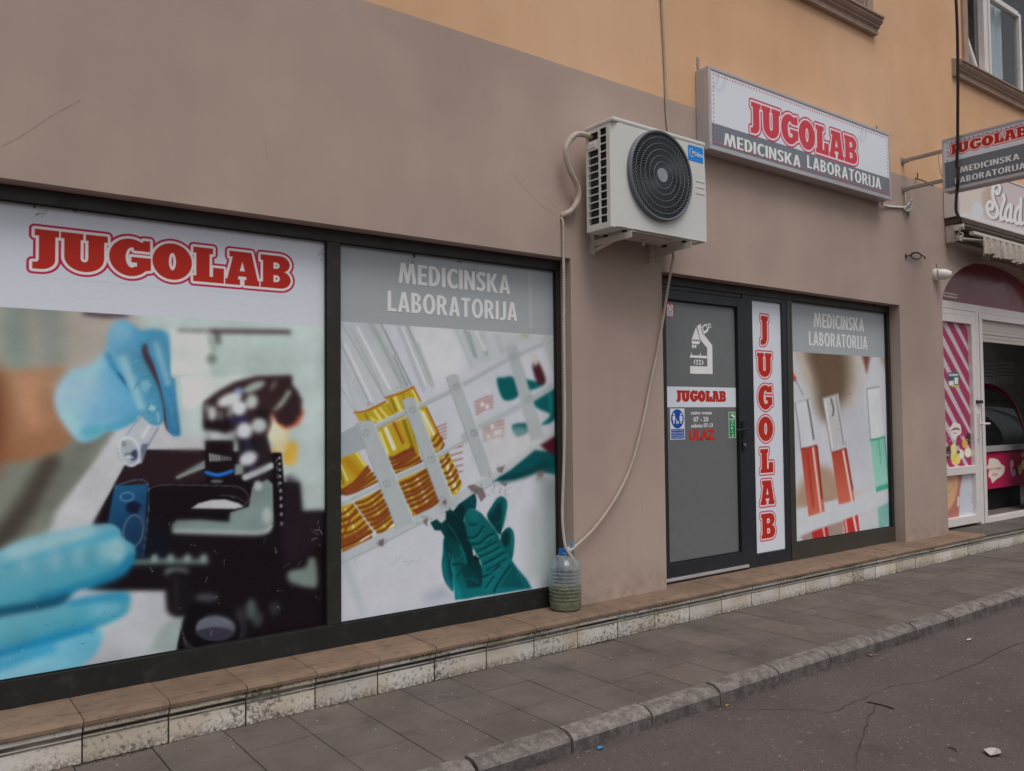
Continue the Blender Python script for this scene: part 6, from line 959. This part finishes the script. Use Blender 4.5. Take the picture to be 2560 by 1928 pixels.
MB().add(v, [q_ for i in range(n-1) for q_ in ((3*i, 3*i+1, 3*i+4, 3*i+3), (3*i+1, 3*i+2, 3*i+5, 3*i+4))]).build('valance', M['cloth'], aw, True)
mb = MB()
for k in range(60): x = 8.16+abs(random.gauss(0, .05)); z = random.uniform(2.98, 3.15); mb.tube([(x, -.24, z), (x-random.uniform(.005, .03), -.245, z-.02), (x-random.uniform(-.01, .03), -.24, z-random.uniform(.03, .07))], .0012, 3)
o = mb.build('frayed_threads', M['cloth'], aw); o['kind'] = 'stuff'
# ---- security camera
sc = thing('security_camera', 'small white turret security camera on the mauve wall by arch', 'camera', (7.645, 0, 2.75))
MB().lathe([(0, -.001), (.062, -.001), (.064, -.012), (.060, -.030), (0, -.030)], (7.645, 0, 2.75), 28, axis='Y').build('base', M['camw'], sc, True)
dirc = Vector((.45, -.75, -.08)).normalized(); c_ = Vector((7.645, -.045, 2.752)); MB().tube([c_-dirc*.02, c_+dirc*.0, c_+dirc*.05, c_+dirc*.075, c_+dirc*.10], [.050, .054, .052, .042, .030], 20).build('head', M['camw'], sc, True)
MB().tube([c_+dirc*.099, c_+dirc*.103], [.024, .020], 16).build('lens', M['rubber'], sc)
MB().tube(crom([(7.66, -.01, 2.80), (7.665, -.006, 2.84), (7.66, 0, 2.87)], 5), .003, 5).build('lead', M['cable'], sc)
wh = [d(1957*1.0, 553, -.01), d(1966, 552, -.02), d(1980, 545, -.03), d(1990, 552, -.03), d(1984, 560, -.03), d(1972, 558, -.02), d(1968, 549, -.02), d(1980, 546, -.03), d(1998, 556, -.03), d(1996, 559, -.03)]
tag(MB().tube(crom(wh, 7), .0055, 6).tube([d(1957, 548, 0), d(1957, 553, -.012), d(1958, 559, -.006)], .005, 6).build('wire_loop', M['cable'], None, True), 'dark twisted wire loop on the mauve wall left of the arch', 'wire')

# ================================================================== litter and dirt
def scatter(name, n, fx, fy, fz, s0, s1, m, parent=None):
    mb = MB()
    for _ in range(n):
        x, y, z = fx(), fy(), fz(); s = random.uniform(s0, s1); t = random.uniform(0, 6.28); h = s*random.uniform(.25, .7)
        v = [(x+s*math.cos(t+k*2.09+random.gauss(0, .3))*random.uniform(.6, 1.3), y+s*.8*math.sin(t+k*2.09), z) for k in range(3)]+[(x, y, z+h)]; mb.add(v, [(0, 1, 3), (1, 2, 3), (2, 0, 3)])
    o = mb.build(name, m, parent); o['kind'] = 'stuff'; return o
def clump():
    c_ = random.choice(CL); return random.gauss(c_, .12)
CL = [random.uniform(-1, 9) for _ in range(26)]
scatter('gutter_dirt', 5200, lambda: clump() if random.random() < .7 else random.uniform(-2, 10), lambda: YS-abs(random.gauss(0, .014))-.001, lambda: -.001, .0015, .006, M['soil'])['label'] = 'dark dirt and crumbs along the foot of the tiled step'
scatter('kerb_dirt', 2200, lambda: random.choice([2.246+random.randint(-6, 14)*KD+random.gauss(0, .1), random.uniform(0, 9)]), lambda: -1.222-abs(random.gauss(0, .02)), lambda: ZR, .0015, .006, M['soil'])['label'] = 'dark grit lying along the foot of the kerb'
scatter('road_grit', 700, lambda: random.uniform(1, 8), lambda: random.uniform(-3.3, -1.2), lambda: ZR, .0008, .003, M['paper'])['label'] = 'pale grit scattered over the asphalt'
scatter('pavement_grit', 300, lambda: random.uniform(0, 9), lambda: random.uniform(-1.1, -.23), lambda: .0005, .001, .004, M['paper'])['label'] = 'pale crumbs scattered over the paving slabs'
mb = MB()
for _ in range(900):
    x = random.gauss(random.choice([1.15, 1.62, 2.05, 2.35, 3.5, .75, 4.9, 5.6]), .07); y = -.2285+random.gauss(0, .003); z = ZL-.033+random.gauss(0, .003); s = random.uniform(.003, .007); mb.add([(x-s, y, z), (x+s, y, z), (x, y-s, z+s*.3), (x, y-s*.3, z+s)], [(0, 1, 2), (0, 2, 3), (1, 2, 3), (0, 1, 3)])
o = mb.build('moss', M['moss']); o['kind'] = 'stuff'; o['label'] = 'dark moss tufts under the nosing of the tiled step'
def leafy(name, P, L, wd, lab, m, ang, cat, curl=.3, grp_=None):
    n = 7; v = []
    for i in range(n):
        t = i/(n-1); hw = wd*math.sin(math.pi*(.08+.9*t))*random.uniform(.8, 1.1)
        for s in (-1, 0, 1): a, b = (t-.5)*L, s*hw; v.append((P[0]+a*math.cos(ang)-b*math.sin(ang), P[1]+a*math.sin(ang)+b*math.cos(ang), P[2]+.003+curl*abs(s)*hw*.8+curl*L*.25*abs(t-.5)))
    o = MB().add(v, [(3*i+j, 3*i+j+1, 3*i+j+4, 3*i+j+3) for i in range(n-1) for j in (0, 1)]).build(name, m, None, True); return tag(o, lab, cat, grp_)
Z = lambda x, y: onZ((x, y), ZR)
leafy('paper_scrap', Z(2484, 1885), .10, .035, 'crumpled pale paper scrap lying on the asphalt', M['scrap'], .2, 'paper', .5)
leafy('dry_leaf', Z(2423, 1602), .07, .012, 'curled pale dry leaf on asphalt near the kerb', M['scrap'], .1, 'leaf', .6)
leafy('dry_leaf', Z(2176, 1640), .05, .014, 'brown dry leaf at the foot of the kerb', M['leaf'], .7, 'leaf', .5)
leafy('candy_wrapper', Z(1501, 1873), .04, .012, 'small blue plastic wrapper lying below the kerb', M['bluewrap'], .4, 'wrapper', .6)
tag(MB().tube(crom([tuple(Z(2168, 1757)+np.array([0, 0, .004])), tuple(Z(2200, 1764)+np.array([0, 0, .005])), tuple(Z(2235, 1774)+np.array([0, 0, .004]))], 6), .003, 5).build('twig', M['cable']), 'thin dark twig lying across the asphalt crack', 'twig')
tag(MB().tube(crom([tuple(Z(2370, 1870)+np.array([0, 0, .003])), tuple(Z(2385, 1875)+np.array([0, 0, .004])), tuple(Z(2393, 1881)+np.array([0, 0, .003]))], 6), .0022, 5).build('twig', M['cable']), 'tiny dark twig left of the paper scrap', 'twig')
for (px_, py_), lab in (((1797, 1768), 'small green weed growing from the kerb joint'), ):
    P = Z(px_, py_); mb = MB()
    for k in range(26):
        t = random.uniform(0, 6.28); l = random.uniform(.012, .03); x, y = P[0]+random.gauss(0, .018), P[1]+random.gauss(0, .008); mb.add([(x, y, ZR), (x+.003, y+.003, ZR), (x+l*math.cos(t), y+l*math.sin(t), ZR+l*.6)], [(0, 1, 2)])
    tag(mb.build('weed', mat('weed_green', (.09, .10, .03), .8, .3, 40)), lab, 'weed')
leafy('yellow_leaf', Z(1818, 1765), .03, .008, 'tiny yellow leaf beside the kerb weed', mat('yellow_leaf', (.45, .30, .06), .7, .2, 40), .3, 'leaf', .4)
bpy.context.view_layer.update()
